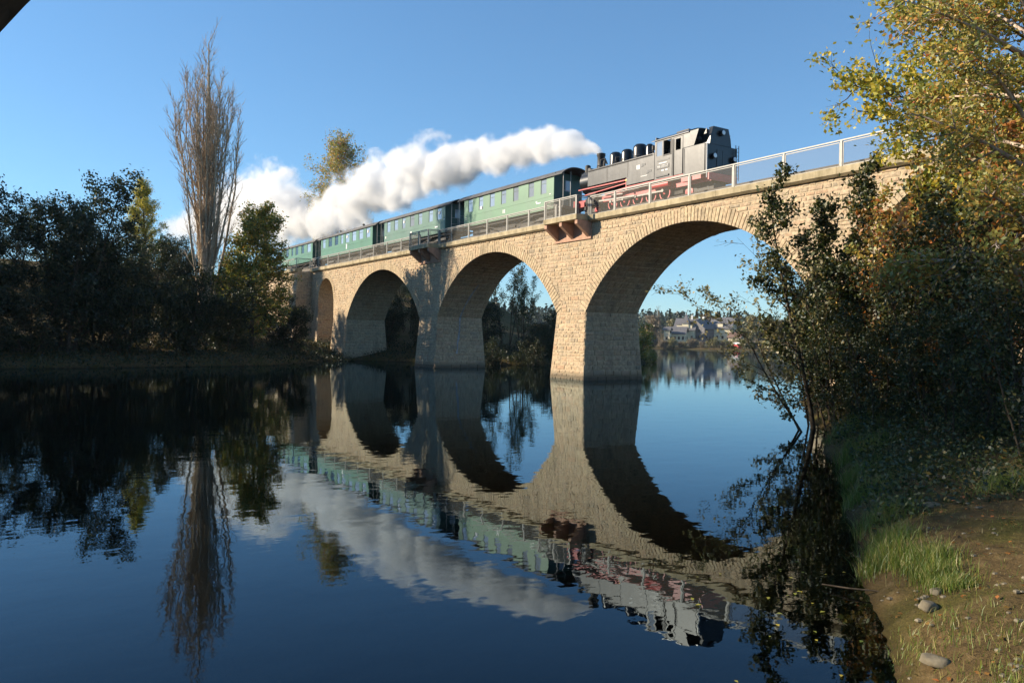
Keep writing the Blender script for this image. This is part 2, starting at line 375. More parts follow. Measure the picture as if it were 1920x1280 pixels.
facing, ring, inner = [], [], []
P_front = lambda u, v, d: (u, yb(v) - d, v)
z = -0.35
while z < TOP - 0.02:
    hgt = rng.uniform(0.17, 0.30)
    if z + hgt > TOP - 0.12: hgt = TOP - z
    z1 = z + hgt; zm = z + hgt * .4
    blk = []
    for c0, h, sp_, rad, zc in ARCH:
        if z < sp_: hw = h - xb(z + hgt / 2)
        else:
            q = rad * rad - (z - zc) ** 2
            if q <= 0: continue
            hw = math.sqrt(q) + 0.2
        if z >= sp_: hw += 0.0
        blk.append((c0 - hw, c0 + hw))
    blk.sort(); cur = XL; spans = []
    for a, b_ in blk:
        if a > cur: spans.append((cur, a))
        cur = max(cur, b_)
    spans.append((cur, XR))
    for a, b_ in spans:
        x = a
        while x < b_ - 0.02:
            w_ = rng.choice((rng.uniform(0.2, 0.38), rng.uniform(0.3, 0.58), rng.uniform(0.45, 0.8)))
            if b_ - x - w_ < 0.25: w_ = b_ - x if b_ - x < 1.1 else (b_ - x) / 2
            if hgt > 0.25 and w_ > 0.45 and rng.random() < 0.25:       # two thin stones on one another
                m_ = z + hgt * rng.uniform(.4, .6)
                facing.append((x, z, stone_geo(P_front, x, x + w_, z, m_))); facing.append((x, m_, stone_geo(P_front, x, x + w_, m_, z1)))
            else: facing.append((x, z, stone_geo(P_front, x, x + w_, z, z1)))
            x += w_
    z = z1
# side faces of the piers that look towards the camera
def side_stones(xf, ya, yb_, z0, z1_, out):
    z = z0
    while z < z1_ - .05:
        hgt = min(rng.uniform(.25, .36), z1_ - z)
        if z1_ - z - hgt < .15: hgt = z1_ - z
        y0, y1 = ya(z + hgt / 2), yb_(z + hgt / 2); y = y0
        while y < y1 - .02:
            w_ = rng.uniform(.4, .95)
            if y1 - y - w_ < .3: w_ = y1 - y
            out.append((xf(0), z, stone_geo(lambda u, v, d: (xf(v) + d, u, v), y, y + w_, z, z + hgt, proud=(.01, .05))))
            y += w_
        z += hgt
for a, b_ in piers[:-1]:
    zt = SPR if b_ in [c - h for c, h in BIG] else 6.2
    side_stones(lambda v, b_=b_: b_ + xb(v), lambda v: yb(v) - .02, lambda v: W - yb(v), -0.35, zt, inner)
abf = lambda v: ABY - 0.7 * (TOP - v) / (TOP + 1)
side_stones(lambda v: AB1, lambda v: abf(v) - .02, lambda v: -.03, 0.3, TOP, inner)
z = 0.3
while z < TOP - .05:
    hgt = min(rng.uniform(.25, .36), TOP - z); x = AB0
    while x < AB1:
        w_ = min(rng.uniform(.4, .9), AB1 - x); inner.append((x, z, stone_geo(lambda u, v, d: (u, abf(v) - d, v), x, x + w_, z, z + hgt))); x += w_
    z += hgt
# arch rings and barrels
RING = 0.72
for k, (c0, h, sp_, rad, zc) in enumerate(ARCH):
    a0 = math.asin(min(1, h / rad)); n = int(2 * a0 * rad / (0.225 if h > 4 else 0.2)); th = RING if h > 4 else 0.5
    for i in range(n):
        t0, t1 = -a0 + 2 * a0 * i / n, -a0 + 2 * a0 * (i + 1) / n
        Pv = lambda u, v, d: (c0 + (rad + v) * math.sin(u / rad), -d, zc + (rad + v) * math.cos(u / rad))
        ring.append((c0 + rad * math.sin(t0), zc + rad * math.cos(t0), stone_geo(Pv, t0 * rad, t1 * rad, -0.03, th + rng.uniform(-.06, .06), gap=.010, proud=(.034, .048), jit=.004, dome=.006)))
        Ps = lambda u, v, d: (c0 + (rad - d) * math.sin(u / rad), v, zc + (rad - d) * math.cos(u / rad))
        if i % 2 == 0 and h > 4 or h < 4:
            y = .02; tt = -a0 + 2 * a0 * min(n, i + (2 if h > 4 else 1)) / n
            while y < W - .05:
                w_ = min(rng.uniform(.4, .9), W - y); inner.append((c0, zc, stone_geo(Ps, t0 * rad, tt * rad, y, y + w_, gap=.02, proud=(.006, .03)))); y += w_

def emit(recs, piece, rest_name, mat, keyf, limit):
    recs = sorted(recs, key=keyf)
    for x, z, (vs, fs) in recs[:limit]:
        me = bpy.data.meshes.new(piece); me.from_pydata(vs, [], fs); me.update(); me.materials.append(mat); link(piece, me, viaduct)
    b_ = MB()
    for x, z, (vs, fs) in recs[limit:]: b_.add(vs, fs)
    if b_.v:
        me = bpy.data.meshes.new(rest_name); me.from_pydata(b_.v, [], b_.f); me.update(); me.materials.append(mat)
        tag(link(rest_name, me, viaduct), kind='stuff')
hid = lambda x, z: 100 if (x > -22.6 and z < 7.6) or x > -15 or z < -.1 else 0
emit(facing, 'stone', 'stone_facing', M['stone'], lambda r: abs(r[0]) + hid(r[0], r[1]), 300)
emit(ring, 'voussoir', 'arch_ring_stones', M['voussoir'], lambda r: abs(r[0]) + (60 if r[0] > -22.6 else 0), 300)
emit(inner, 'inner_stone', 'pier_and_vault_stones', M['stone'], lambda r: abs(r[0] + 37.2) + (0 if r[1] > -.1 else 50), 0)

# lime streak down the pier in the second arch
ls = MB()
for k in range(14):
    zz = 6.6 - k * .42; dx = 0
    y0 = 2.35 - .05 * k + rng.uniform(-.04, .04); wd = .05 + .05 * math.sin(k * .8) ** 2
    if zz > SPR:
        c0, h, sp_, rad, zc = ARCH[1]; xx = c0 - math.sqrt(rad * rad - (zz - zc) ** 2) + .045
    else: xx = -56.07 + xb(zz) + .075
    ls.v += [(xx, y0 - wd, zz), (xx, y0 + wd, zz)]
    if k: q = 2 * k; ls.f.append((q - 2, q - 1, q + 1, q))
ls.build('lime_streak', M['lime'], viaduct)

# coping: one slab after another with a chamfered drip edge, gravel deck and track between
def coping(x0, x1, yf, back=False):
    n = max(1, round((x1 - x0) / 3.2)); st = (x1 - x0) / n
    for i in range(n):
        a, b_ = x0 + i * st + .008, x0 + (i + 1) * st - .008
        if not back: poly = [(yf, COP - .30), (yf, COP - .02), (yf + .03, COP), (yf + .75, COP), (yf + .75, COP - .321), (yf + .14, COP - .40)]
        else: poly = [(yf, COP - .30), (yf, COP - .02), (yf - .03, COP), (yf - .75, COP), (yf - .75, COP - .321), (yf - .14, COP - .40)]
        o_ = rng.uniform(-.006, .006)
        MB().prism([(u + o_, w_ + o_) for u, w_ in poly], 'x', a, b_).build('coping_slab', M['concrete'], viaduct)
BALC = [(-40.2, -36.9), (-59.1, -55.7)]
YF = -0.27; YB = W + .27; BY = -1.12
coping(-36.9, XR, YF); coping(-55.7, -40.2, YF); coping(XL, -59.1, YF); coping(AB0, XL, ABY - .27); coping(AB0, XR, YB, True)
for a, b_ in BALC:
    bal = MB().box((a, BY, COP - .30), (b_, .48, COP)).build('balcony_slab', M['concrete'], viaduct)
    MB().box((a - .12, -.10, 8.38), (b_ + .1, .02, COP - .31)).build('wall_plate', M['sandstone'], bal)
    for x in (a + .12, (a + b_) / 2, b_ - .12):
        MB().prism([(-.10, COP - .31), (BY + .08, COP - .31), (BY + .08, COP - .56), (-.10, 8.5)], 'x', x - .12, x + .12).build('bracket', M['sandstone'], bal)
deck = MB().box((AB0, .5, COP - .3), (XR, W - .5, COP + .30)).build('ballast_bed', M['ballast'], viaduct)
track = empty('railway_track', (-50, 2.1, COP), 'narrow gauge railway track along the viaduct deck', 'track')
TC = 2.1; RAIL = 10.15
for y in (TC - .41, TC + .41):
    MB().box((AB0, y - .035, RAIL - .13), (XR, y + .035, RAIL)).build('rail', M['rail'], track)
sl_me = MB().box((-.12, TC - .8, RAIL - .25), (.12, TC + .8, RAIL - .131)).mesh('sleeper', M['grime'])
x = -27.5
while x < -12:
    o = link('sleeper', sl_me, track); o.location = (x, 0, 0); x += .7

# ------------------------------------------------------------------ railings
RT = 10.88
def rail_run(root, pts, posts):
    """pts: two ends (x,y); posts: positions along x (or y when the run goes across)"""
    (xa, ya), (xb_, yb__) = pts
    L_ = math.hypot(xb_ - xa, yb__ - ya); ux, uy = (xb_ - xa) / L_, (yb__ - ya) / L_
    MB().bar((xa, ya, RT - .03), (xb_, yb__, RT - .03), .075, .055).build('top_rail', M['steel'], root)
    cuts = [0] + sorted(posts) + [L_]
    for t in posts:
        MB().box((xa + ux * t - .045, ya + uy * t - .04, COP), (xa + ux * t + .045, ya + uy * t + .04, RT - .06)).build('post', M['steel'], root)
    for t0, t1 in zip(cuts, cuts[1:]):
        if t1 - t0 < .25: continue
        g = .085; a = (xa + ux * (t0 + g), ya + uy * (t0 + g)); b_ = (xa + ux * (t1 - g), ya + uy * (t1 - g)); z0, z1 = COP + .03, RT - .12
        fr_ = MB().bar((*a, z0), (*b_, z0), .03).bar((*a, z1), (*b_, z1), .035).bar((*a, z0 + .018), (*a, z1 - .018), .03).bar((*b_, z0 + .018), (*b_, z1 - .018), .03)
        p_ = fr_.build('panel_frame', M['steel'], root)
        nx, ny = -uy * .004, ux * .004
        MB().add([(a[0] - nx, a[1] - ny, z0), (b_[0] - nx, b_[1] - ny, z0), (b_[0] - nx, b_[1] - ny, z1), (a[0] - nx, a[1] - ny, z1)], [(0, 1, 2, 3)]).build('wire_panel', M['mesh'], p_)
rail_f = empty('deck_railing', (-50, -.1, COP), 'grey steel railing with wire panels along the sunny edge of the viaduct', 'railing')
def posts_between(a, b_, ref, step):
    k = math.ceil((a + .3 - ref) / step); out = []
    while ref + k * step < b_ - .3: out.append(ref + k * step - a); k += 1
    return out
YR = -.12
rail_run(rail_f, ((-36.85, YR), (XR, YR)), [.03] + posts_between(-36.6, XR, -17.15, 2.873))
rail_run(rail_f, ((-55.65, YR), (-40.25, YR)), [.03] + posts_between(-55.6, -40.5, -43.2, 2.62) + [15.37])
rail_run(rail_f, ((XL + .3, YR), (-59.15, YR)), [.03] + posts_between(XL + .3, -59.4, -62.65, 2.95) + [-59.15 - XL - .33])
rail_run(rail_f, ((AB0, ABY - .1), (XL - .05, ABY - .1)), posts_between(AB0, XL - .5, -86.0, 2.7) + [XL - .1 - AB0])
rail_run(rail_f, ((XL - .05, ABY - .02), (XL - .05, YR)), [1.45])
for a, b_ in BALC:
    rail_run(rail_f, ((a + .04, BY + .06), (b_ - .04, BY + .06)), [.03, (b_ - a) * .48, b_ - a - .11])
    rail_run(rail_f, ((b_ - .05, BY + .1), (b_ - .05, YR)), [.9]); rail_run(rail_f, ((a + .05, BY + .1), (a + .05, YR)), [.9])
rail_b = empty('deck_railing', (-50, W + .1, COP), 'railing on the far edge of the viaduct behind the train', 'railing')
rail_run(rail_b, ((AB0, W + .12), (XR, W + .12)), posts_between(AB0, XR, -17.15, 2.873))

# ================================================================== TRAIN
def wheelset(root, x, r, mat, tyre, spokes=False, name='wheel'):
    for y in (TC - .44, TC + .44):
        w_ = MB().lathe((x, y, RAIL + r), [(r * .2, -.07), (r * .86, -.05), (r, -.05), (r, .05), (r * .86, .05), (r * .2, .07)], 20, 'y').build(name, mat, root)
def carriage(xr, xf, wins, mat, label, dark_from=None, plates=(), vents=()):
    """xr, xf: rear and front of the closed body; wins: list of (x0, x1)"""
    t = empty('passenger_carriage', ((xr + xf) / 2, TC, RAIL), label, 'railway carriage', 'carriages behind the locomotive')
    hw = 1.14; yf, yk = TC - hw, TC + hw; z0, zs = 10.95, 13.12; zw0, zw1 = 12.02, 13.0; th = .06
    # side wall with real openings, both sides
    for s_, yo in ((1, yf), (-1, yk)):
        b_ = MB(); y1 = yo + s_ * th
        b_.box((xr, min(yo, y1), z0), (xf, max(yo, y1), zw0)); b_.box((xr, min(yo, y1), zw1), (xf, max(yo, y1), zs))
        ed = [xr] + [v for w_ in wins for v in w_] + [xf]
        for a, c_ in zip(ed[::2], ed[1::2]): b_.box((a, min(yo, y1), zw0), (c_, max(yo, y1), zw1))
        wall = b_.build('side_wall', mat, t)
        if s_ == 1:
            for zz in (11.75, 11.02): MB().box((xr, yo - .012, zz), (xf, yo - .0015, zz + .05)).build('moulding', mat, wall)
        for i, (a, c_) in enumerate(wins):
            pm = M['dark_pane'] if dark_from and i in dark_from else M['pane']
            wd = MB().box((a, yo + s_ * .035 - .004, zw0), (c_, yo + s_ * .035 + .004, zw1)).build('window', pm, t)
            f_ = MB(); q = yo + s_ * .012
            for u0, u1, v0, v1 in ((a, c_, zw1 - .035, zw1), (a, c_, zw0, zw0 + .04), (a, a + .035, zw0 + .0405, zw1 - .0355), (c_ - .035, c_, zw0 + .0405, zw1 - .0355), (a + .036, c_ - .036, zw0 + .68, zw0 + .705)):
                f_.box((u0, min(q, q + s_ * .02), v0), (u1, max(q, q + s_ * .02), v1))
            f_.build('window_frame', M['trim'], wd)
    for xe, d_ in ((xf, 1), (xr, -1)):
        e = MB().box((min(xe, xe - d_ * .06), yf + .061, z0), (max(xe, xe - d_ * .06), yk - .061, 13.3)).build('end_wall', M['end_green'], t)
        xo = xe + d_ * .012
        MB().box((min(xe + d_ * .002, xo), TC - .36, z0 + .05), (max(xe + d_ * .002, xo), TC + .36, 12.95)).build('end_door', M['end_green'], e)
        MB().box((min(xo + d_ * .002, xo + d_ * .01), TC - .24, 12.15), (max(xo + d_ * .002, xo + d_ * .01), TC + .24, 12.85)).build('door_pane', M['pane'], e)
        # open platform with posts and a low railing
        pl = MB().box((min(xe + d_ * .01, xe + d_ * .95), yf + .04, z0 - .02), (max(xe + d_ * .01, xe + d_ * .95), yk - .04, z0 + .06)).build('platform', M['dark_iron'], t)
        pr = MB()
        for y in (yf + .1, TC - .45, TC + .45, yk - .1): pr.tube([(xe + d_ * .9, y, z0 + .06), (xe + d_ * .9, y, 13.25)], .028, 6)
        for y0_, y1_ in ((yf + .1, TC - .45), (TC + .45, yk - .1)):
            for zz in (11.5, 12.0): pr.tube([(xe + d_ * .9, y0_, zz), (xe + d_ * .9, y1_, zz)], .02, 6)
        pr.build('platform_railing', M['steel'], t)
        st = MB()
        for zz in (10.72, 10.45): st.box((min(xe + d_ * .2, xe + d_ * .85), yf + .02, zz), (max(xe + d_ * .2, xe + d_ * .85), yf + .3, zz + .03))
        st.build('step', M['dark_iron'], t)
        MB().tube([(xe + d_ * .96, TC, 10.75), (xe + d_ * 1.25, TC, 10.75)], [.06, .06], 8).lathe((xe + d_ * 1.25, TC, 10.75), [(.2, -.03), (.2, .03)], 12, 'x').build('buffer', M['dark_iron'], t)
    # arched roof with overhang
    n = 14; prof = []
    for i in range(n + 1):
        u = -1 + 2 * i / n; prof.append((TC + u * (hw + .1), 13.08 + .50 * (1 - abs(u) ** 2.4)))
    inn = [(y, zz - .05) for y, zz in reversed(prof)]
    rf = MB().prism(prof + inn, 'x', xr - .98, xf + .98).build('roof', M['roof'], t, smooth=True)
    MB().box((xr - .985, yf - .104, 13.03), (xf + .985, yf - .07, 13.085)).build('roof_gutter', M['dark_iron'], rf)
    for vx in vents:
        MB().lathe((vx, TC - .3, 13.5), [(.07, 0), (.07, .16), (.14, .17), (.14, .24), (.03, .30)], 10).build('roof_ventilator', M['dark_iron'], rf)
    # interior, underframe, bogies
    MB().box((xr + .07, yf + .07, z0), (xf - .07, yk - .07, z0 + .08)).box((xr + .07, TC - .9, z0 + .081), (xf - .07, TC - .35, z0 + .5)).build('interior_floor', M['grime'], t)
    MB().box((xr, TC - .95, 10.78), (xf, TC + .95, 10.948)).bar((xr + 2.6, yf + .2, 10.76), (xr + 4.4, yf + .2, 10.42), .05).bar((xr + 4.4, yf + .2, 10.42), (xf - 4.4, yf + .2, 10.42), .05).bar((xf - 4.4, yf + .2, 10.42), (xf - 2.6, yf + .2, 10.76), .05).build('underframe', M['grime'], t)
    MB().box(((xr + xf) / 2 - .7, TC - .6, 10.35), ((xr + xf) / 2 + .5, TC + .6, 10.7)).build('battery_box', M['grime'], t)
    MB().box((xr + .3, TC - .5, 10.32), (xf - .3, TC + .5, 10.777)).build('underframe_filler', M['grime'], t)  # solid box added to close off bright sky under the carriage
    for bx in (xr + 1.7, xf - 1.7):
        bg = MB().box((bx - 1.0, TC - .66, 10.42), (bx + 1.0, TC - .58, 10.62)).box((bx - 1.0, TC + .58, 10.42), (bx + 1.0, TC + .66, 10.62)).box((bx - .12, TC - .6, 10.5), (bx + .12, TC + .6, 10.777)).build('bogie', M['dark_iron'], t)
        for dx in (-.65, .65): wheelset(bg, bx + dx, .33, M['grime'], M['rail'])
    for px, pz, pw, ph in plates:
        MB().box((px - pw / 2, yf - .016, pz), (px + pw / 2, yf - .004, pz + ph)).build('notice_plate', M['white'], t)
    return t
pairs = lambda l: list(zip(l[::2], l[1::2]))
carriage(-53.74, -42.02, pairs([-53.11, -52.44, -51.53, -50.91, -49.97, -49.29, -48.42, -47.75, -46.84, -46.16, -44.95, -44.28, -43.5, -42.84]), M['green1'],
         'pale green carriage coupled directly behind the black locomotive', None,
         [(-48.1, 11.35, .10, .26), (-47.9, 11.35, .10, .26), (-43.7, 11.45, .5, .07), (-43.95, 11.54, .16, .10), (-42.4, 11.9, .16, .05), (-53.4, 11.5, .14, .05), (-53.4, 11.62, .14, .05), (-51.2, 12.06, .3, .2)])
carriage(-68.68, -56.82, pairs([-68.08, -67.33, -66.5, -65.7, -64.85, -64.16, -63.24, -62.39, -61.65, -60.92, -59.69, -58.95, -58.22, -57.41]), M['green2'],
         'grey green carriage, second in the train behind the locomotive', None,
         [(-63.0, 11.35, .26, .26), (-58.3, 11.45, .5, .1), (-64.45, 12.5, .18, .22), (-57.85, 12.5, .18, .22), (-68.3, 11.5, .16, .2), (-57.0, 11.95, .2, .06)])
carriage(-85.55, -71.4, pairs([-85.07, -84.2, -83.24, -82.2, -81.38, -80.4, -79.65, -78.97, -78.33, -77.3, -76.53, -75.5, -74.76, -73.7, -72.96, -71.95]), M['green3'],
         'longer green carriage with eight windows and roof ventilators, third in the train', (1, 2),
         [(-78.0, 11.4, .22, .5), (-77.9, 12.5, .22, .26), (-72.5, 12.5, .22, .26)], (-81.9, -75.6))
carriage(-99.62, -88.38, pairs([-98.0, -97.0, -95.9, -95.29, -94.38, -93.4, -92.26, -91.3, -90.21, -89.0]), M['green3'],
         'last green carriage with dark windows near the round tree', (0, 1, 2, 3))

# ------------------------------------------------------------------ locomotive, running bunker first
loco = empty('steam_locomotive', (-34, TC, RAIL), 'black and red steam tank locomotive on the viaduct', 'locomotive')
hw = 1.2; LY, LK = TC - hw, TC + hw
boil = MB().lathe((-39.75, TC, 12.3), [(.2, -.12), (.6, -.08), (.78, 0), (.80, .02), (.80, 1.6), (.83, 1.62), (.83, 1.7), (.84, 1.72), (.84, 7.1)], 28, 'x').build('boiler', M['loco_black'], loco, smooth=True)
MB().lathe((-39.82, TC, 12.3), [(.62, -.02), (.6, -.1), (.2, -.16), (.05, -.2)], 24, 'x').build('smokebox_door', M['loco_black'], boil, smooth=True)
for sgn, y0, y1 in ((1, LY, LY + .42), (-1, LK - .42, LK)):
    tk = MB().prism([(-38.45, 11.76), (-38.45, 12.80), (-32.55, 12.80), (-32.55, 11.30), (-34.9, 11.30), (-34.9, 11.76)], 'y', y0, y1).build('side_tank', M['loco_grey'], loco, bevel=.03)
    if sgn == 1:
        for xx in (-36.6, -34.75): MB().box((xx - .01, LY - .010, 11.78), (xx + .01, LY + .002, 12.78)).build('tank_seam', M['dark_iron'], tk)
        for px, pz in ((-33.42, 12.22), (-32.95, 11.78)): MB().box((px - .16, LY - .012, pz), (px + .16, LY - .002, pz + .12)).box((px - .22, LY - .0121, pz - .06), (px - .05, LY - .0021, pz - .001)).build('step_hole', M['loco_black'], tk)
        MB().box((-34.0, LY - .012, 12.08), (-33.74, LY - .002, 12.32)).build('notice_plate', M['white'], tk)
        MB().box((-33.65, LY - .012, 11.62), (-33.1, LY - .002, 11.65)).build('notice_plate', M['white'], tk)
for zz in (12.70,):
    MB().tube([(-38.4, LY - .05, zz), (-32.7, LY - .05, zz)], .016, 6).build('handrail', M['dark_iron'], loco)
for xx in (-37.6, -36.2, -35.4, -34.2, -33.1):
    MB().tube([(xx, LY + .05, 12.8), (xx, LY + .05, 12.92), (xx + .25, LY + .2, 12.94)], .03, 6).build('water_pipe', M['dark_iron'], loco)
MB().tube([(-38.3, LY + .18, 11.60), (-37.2, LY + .2, 11.55), (-35.2, LY + .2, 11.60)], .045, 8).build('steam_pipe', M['dark_iron'], loco)
# chimney, domes and boiler fittings
dm = lambda x, r, z0, z1, nm, mat='loco_black': MB().lathe((x, TC, z0), [(r * 1.12, 0), (r, .12), (r, (z1 - z0) * .72), (r * .93, (z1 - z0) * .86), (r * .65, (z1 - z0) * .97), (.02, z1 - z0)], 20).build(nm, M[mat], boil, smooth=True)
MB().lathe((-38.63, TC, 13.0), [(.30, 0), (.24, .15), (.23, .8), (.27, .86), (.27, 1.02), (.2, 1.02), (.2, .5)], 20).build('chimney', M['dark_iron'], boil, smooth=True)
dm(-37.24, .36, 12.95, 13.86, 'sand_dome'); dm(-36.18, .36, 12.95, 13.83, 'steam_dome'); dm(-35.05, .42, 12.95, 13.92, 'sand_dome'); dm(-34.25, .22, 12.95, 13.78, 'valve_cover')
MB().lathe((-39.55, TC - .3, 13.02), [(.18, -.1), (.18, .34), (.1, .4)], 14).build('preheater', M['dark_iron'], boil)
MB().tube([(-39.3, TC - .42, 13.0), (-39.3, TC + .42, 13.0)], .19, 14).build('turbo_generator', M['dark_iron'], boil)
MB().tube([(-38.2, TC - .45, 12.9), (-38.2, TC - .38, 13.5), (-37.9, TC - .3, 13.55), (-37.8, TC - .2, 13.2)], .05, 8).build('pipework', M['dark_iron'], boil)
MB().tube([(-37.75, TC - .5, 12.9), (-37.75, TC - .44, 13.35)], .08, 8).build('pipework', M['dark_iron'], boil)
MB().tube([(-36.7, TC - .5, 12.9), (-36.7, TC - .45, 13.4), (-36.5, TC - .3, 13.4)], .035, 8).build('pipework', M['dark_iron'], boil)
MB().lathe((-33.35, TC - .55, 12.8), [(.05, 0), (.05, .35), (.09, .38), (.09, .6), (.02, .66)], 10).lathe((-33.35, TC - .25, 12.9), [(.05, 0), (.05, .35), (.08, .38), (.08, .6)], 10).build('safety_valve', M['dark_iron'], boil)
# cab
cab = MB()
x0, x1, z0, z1 = -32.54, -30.4, 11.26, 13.45
W1, W2, D0, D1 = (-32.4, -31.97), (-31.83, -31.32), -31.12, -30.42
for y in (LY, LK - .04):
    ya, yz = y, y + .04
    cab.box((x0, ya, z0), (D0, yz, 12.53)); cab.box((x0, ya, 13.30), (x1, yz, z1))
    cab.box((x0, ya, 12.53), (W1[0], yz, 13.30)); cab.box((W1[1], ya, 12.53), (W2[0], yz, 13.30)); cab.box((W2[1], ya, 12.53), (D0, yz, 13.30))
cab.box((x0, LY + .041, 12.2), (x0 + .04, LK - .041, z1 + .15))
cabo = cab.build('cab', M['loco_grey'], loco)
MB().box((W1[0], LY + .015, 12.53), (W1[1], LY + .02, 13.3)).build('window_pane', M['pane'], cabo)
MB().box((W2[0] - .05, LY - .02, 12.47), (W2[1] + .05, LY - .002, 12.53)).box((W2[0] - .045, LY - .02, 12.531), (W2[0], LY - .002, 13.32)).box((W2[1], LY - .02, 12.531), (W2[1] + .045, LY - .002, 13.32)).build('window_frame', M['dark_iron'], cabo)
door = MB().box((D0 + .05, LY - .006, 11.28), (D1, LY + .03, 12.6)).box((D0 + .05, LY - .006, 12.6), (D0 + .18, LY + .03, 13.28)).box((D1 - .14, LY - .006, 12.6), (D1, LY + .03, 13.28)).box((D0 + .181, LY - .006, 13.2), (D1 - .141, LY + .03, 13.28)).build('door', M['loco_grey'], loco)
MB().tube([(D0 + .0, LY - .07, 11.3), (D0 + .0, LY - .07, 13.25)], .022, 6).tube([(D1 + .06, LY - .07, 11.3), (D1 + .06, LY - .07, 12.6)], .018, 6).build('handrail', M['dark_iron'], door)
MB().box((-32.35, LY - .014, 12.22), (-31.42, LY - .002, 12.30)).build('cab_vent', M['loco_black'], cabo)
MB().box((-32.4, LY - .05, 11.36), (-31.42, LY - .002, 11.44)).build('cab_ledge', M['loco_black'], cabo)
plate = MB().box((-32.36, LY - .022, 11.80), (-31.42, LY - .004, 12.02)).build('number_plate', M['loco_black'], cabo)
letters('99 1771-7', .20, M['white'], 'number_lettering', cabo, (-31.89, LY - .026, 11.905), (1, 0, 0), (0, 0, 1), .003)
MB().box((-32.2, LY - .012, 12.08), (-31.6, LY - .002, 12.13)).box((-32.0, LY - .0125, 11.66), (-31.8, LY - .0025, 11.73)).box((-31.68, LY - .0125, 11.66), (-31.52, LY - .0025, 11.73)).build('notice_plate', M['white'], cabo)
n = 12; prof = [(TC + (-1 + 2 * i / n) * (hw + .06), 13.42 + .34 * (1 - abs(-1 + 2 * i / n) ** 2.2)) for i in range(n + 1)]
crf = MB().prism(prof + [(y, zz - .04) for y, zz in reversed(prof)], 'x', -32.75, -29.95).build('cab_roof', M['loco_black'], loco, smooth=True)
MB().box((-31.6, TC - .5, 13.74), (-30.7, TC + .5, 13.83)).build('roof_hatch', M['dark_iron'], crf)
MB().box((-32.3, LY + .5, 11.3), (-32.0, LK - .5, 13.0)).build('backhead', M['dark_iron'], cabo)
# bunker
bun = MB().box((-30.39, LY, 11.12), (-28.85, LK, 12.62)).build('bunker', M['loco_grey'], loco, bevel=.025)
MB().prism([(-30.39, 12.625), (-29.62, 12.625), (-29.30, 13.42), (-30.39, 13.42)], 'y', LY, LY + .03).build('bunker_side_plate', M['loco_grey'], bun)
MB().prism([(-30.39, 12.625), (-29.62, 12.625), (-29.30, 13.42), (-30.39, 13.42)], 'y', LK - .03, LK).build('bunker_side_plate', M['loco_grey'], bun)
MB().prism([(1.3, 12.63), (1.36, 13.05), (1.55, 13.58), (2.68, 13.58), (2.86, 13.05), (2.92, 12.63)], 'x', -29.15, -28.88).build('coal_box_end', M['loco_black'], bun, bevel=.02)
for yy in (1.32, 2.86): MB().prism([(-30.0, 12.63), (-29.152, 12.63), (-29.152, 13.5), (-29.55, 12.9)], 'y', yy, yy + .04).build('coal_box_side', M['loco_black'], bun)
cb = MB(); r_ = random.Random(3)
for i in range(46):
    c0 = Vector((r_.uniform(-30.3, -29.2), r_.uniform(1.4, 2.8), 12.75 + r_.uniform(0, .75) * (1 - abs(r_.uniform(-1, 1)))))
    s_ = r_.uniform(.08, .2); cb.lathe(c0, [(s_ * .3, -s_), (s_ * r_.uniform(.8, 1.1), -s_ * .3), (s_ * r_.uniform(.7, 1), s_ * .4), (s_ * .2, s_ * .8)], 6)
cb.box((-30.35, 1.36, 12.63), (-29.16, 2.84, 12.9))
coal = cb.build('coal_load', M['coal'], bun); coal['kind'] = 'stuff'
MB().bar((-29.9, 1.9, 13.35), (-29.5, 2.3, 13.75), .04).bar((-29.8, 2.5, 13.3), (-29.6, 2.0, 13.72), .03).build('fire_iron', M['dark_iron'], bun)
re = MB().box((-28.845, LY + .03, 11.12), (-28.80, LK - .03, 12.60)).build('rear_plate', M['loco_black'], bun)
MB().box((-28.795, TC - .38, 11.4), (-28.775, TC + .02, 12.35)).box((-28.795, TC + .04, 11.4), (-28.775, TC + .42, 12.35)).build('rear_panel', M['loco_black'], re)
lampm = paint('lamp_glass', (0.75, 0.8, 0.85), 0.15, 0.05, 3, spec=0.8)
for (yy, zz) in ((1.43, 11.98), (2.92, 11.98), (2.12, 13.28)):
    xx = -28.80 if zz < 13 else -28.88
    hl = MB().lathe((xx, yy, zz), [(.06, 0), (.15, .03), (.16, .16), (.14, .18), (.13, .18)], 16, 'x').build('headlamp', M['loco_black'], loco, smooth=True)
    MB().lathe((xx + .165, yy, zz), [(.135, 0), (.11, .03), (.01, .045)], 14, 'x').build('lamp_lens', lampm, hl, smooth=True)
ld = MB().tube([(-28.7, 3.28, 10.9), (-28.7, 3.28, 12.75)], .02, 6).tube([(-28.7, 3.05, 10.9), (-28.7, 3.05, 12.75)], .02, 6)
for k in range(9): ld.tube([(-28.7, 3.05, 11.0 + k * .2), (-28.7, 3.28, 11.0 + k * .2)], .013, 5)
ld.build('ladder', M['dark_iron'], bun)
MB().tube([(-28.72, LY + .02, 10.8), (-28.72, LY + .02, 12.55), (-28.85, LY + .02, 12.6)], .025, 6).build('handrail', M['white'], bun)
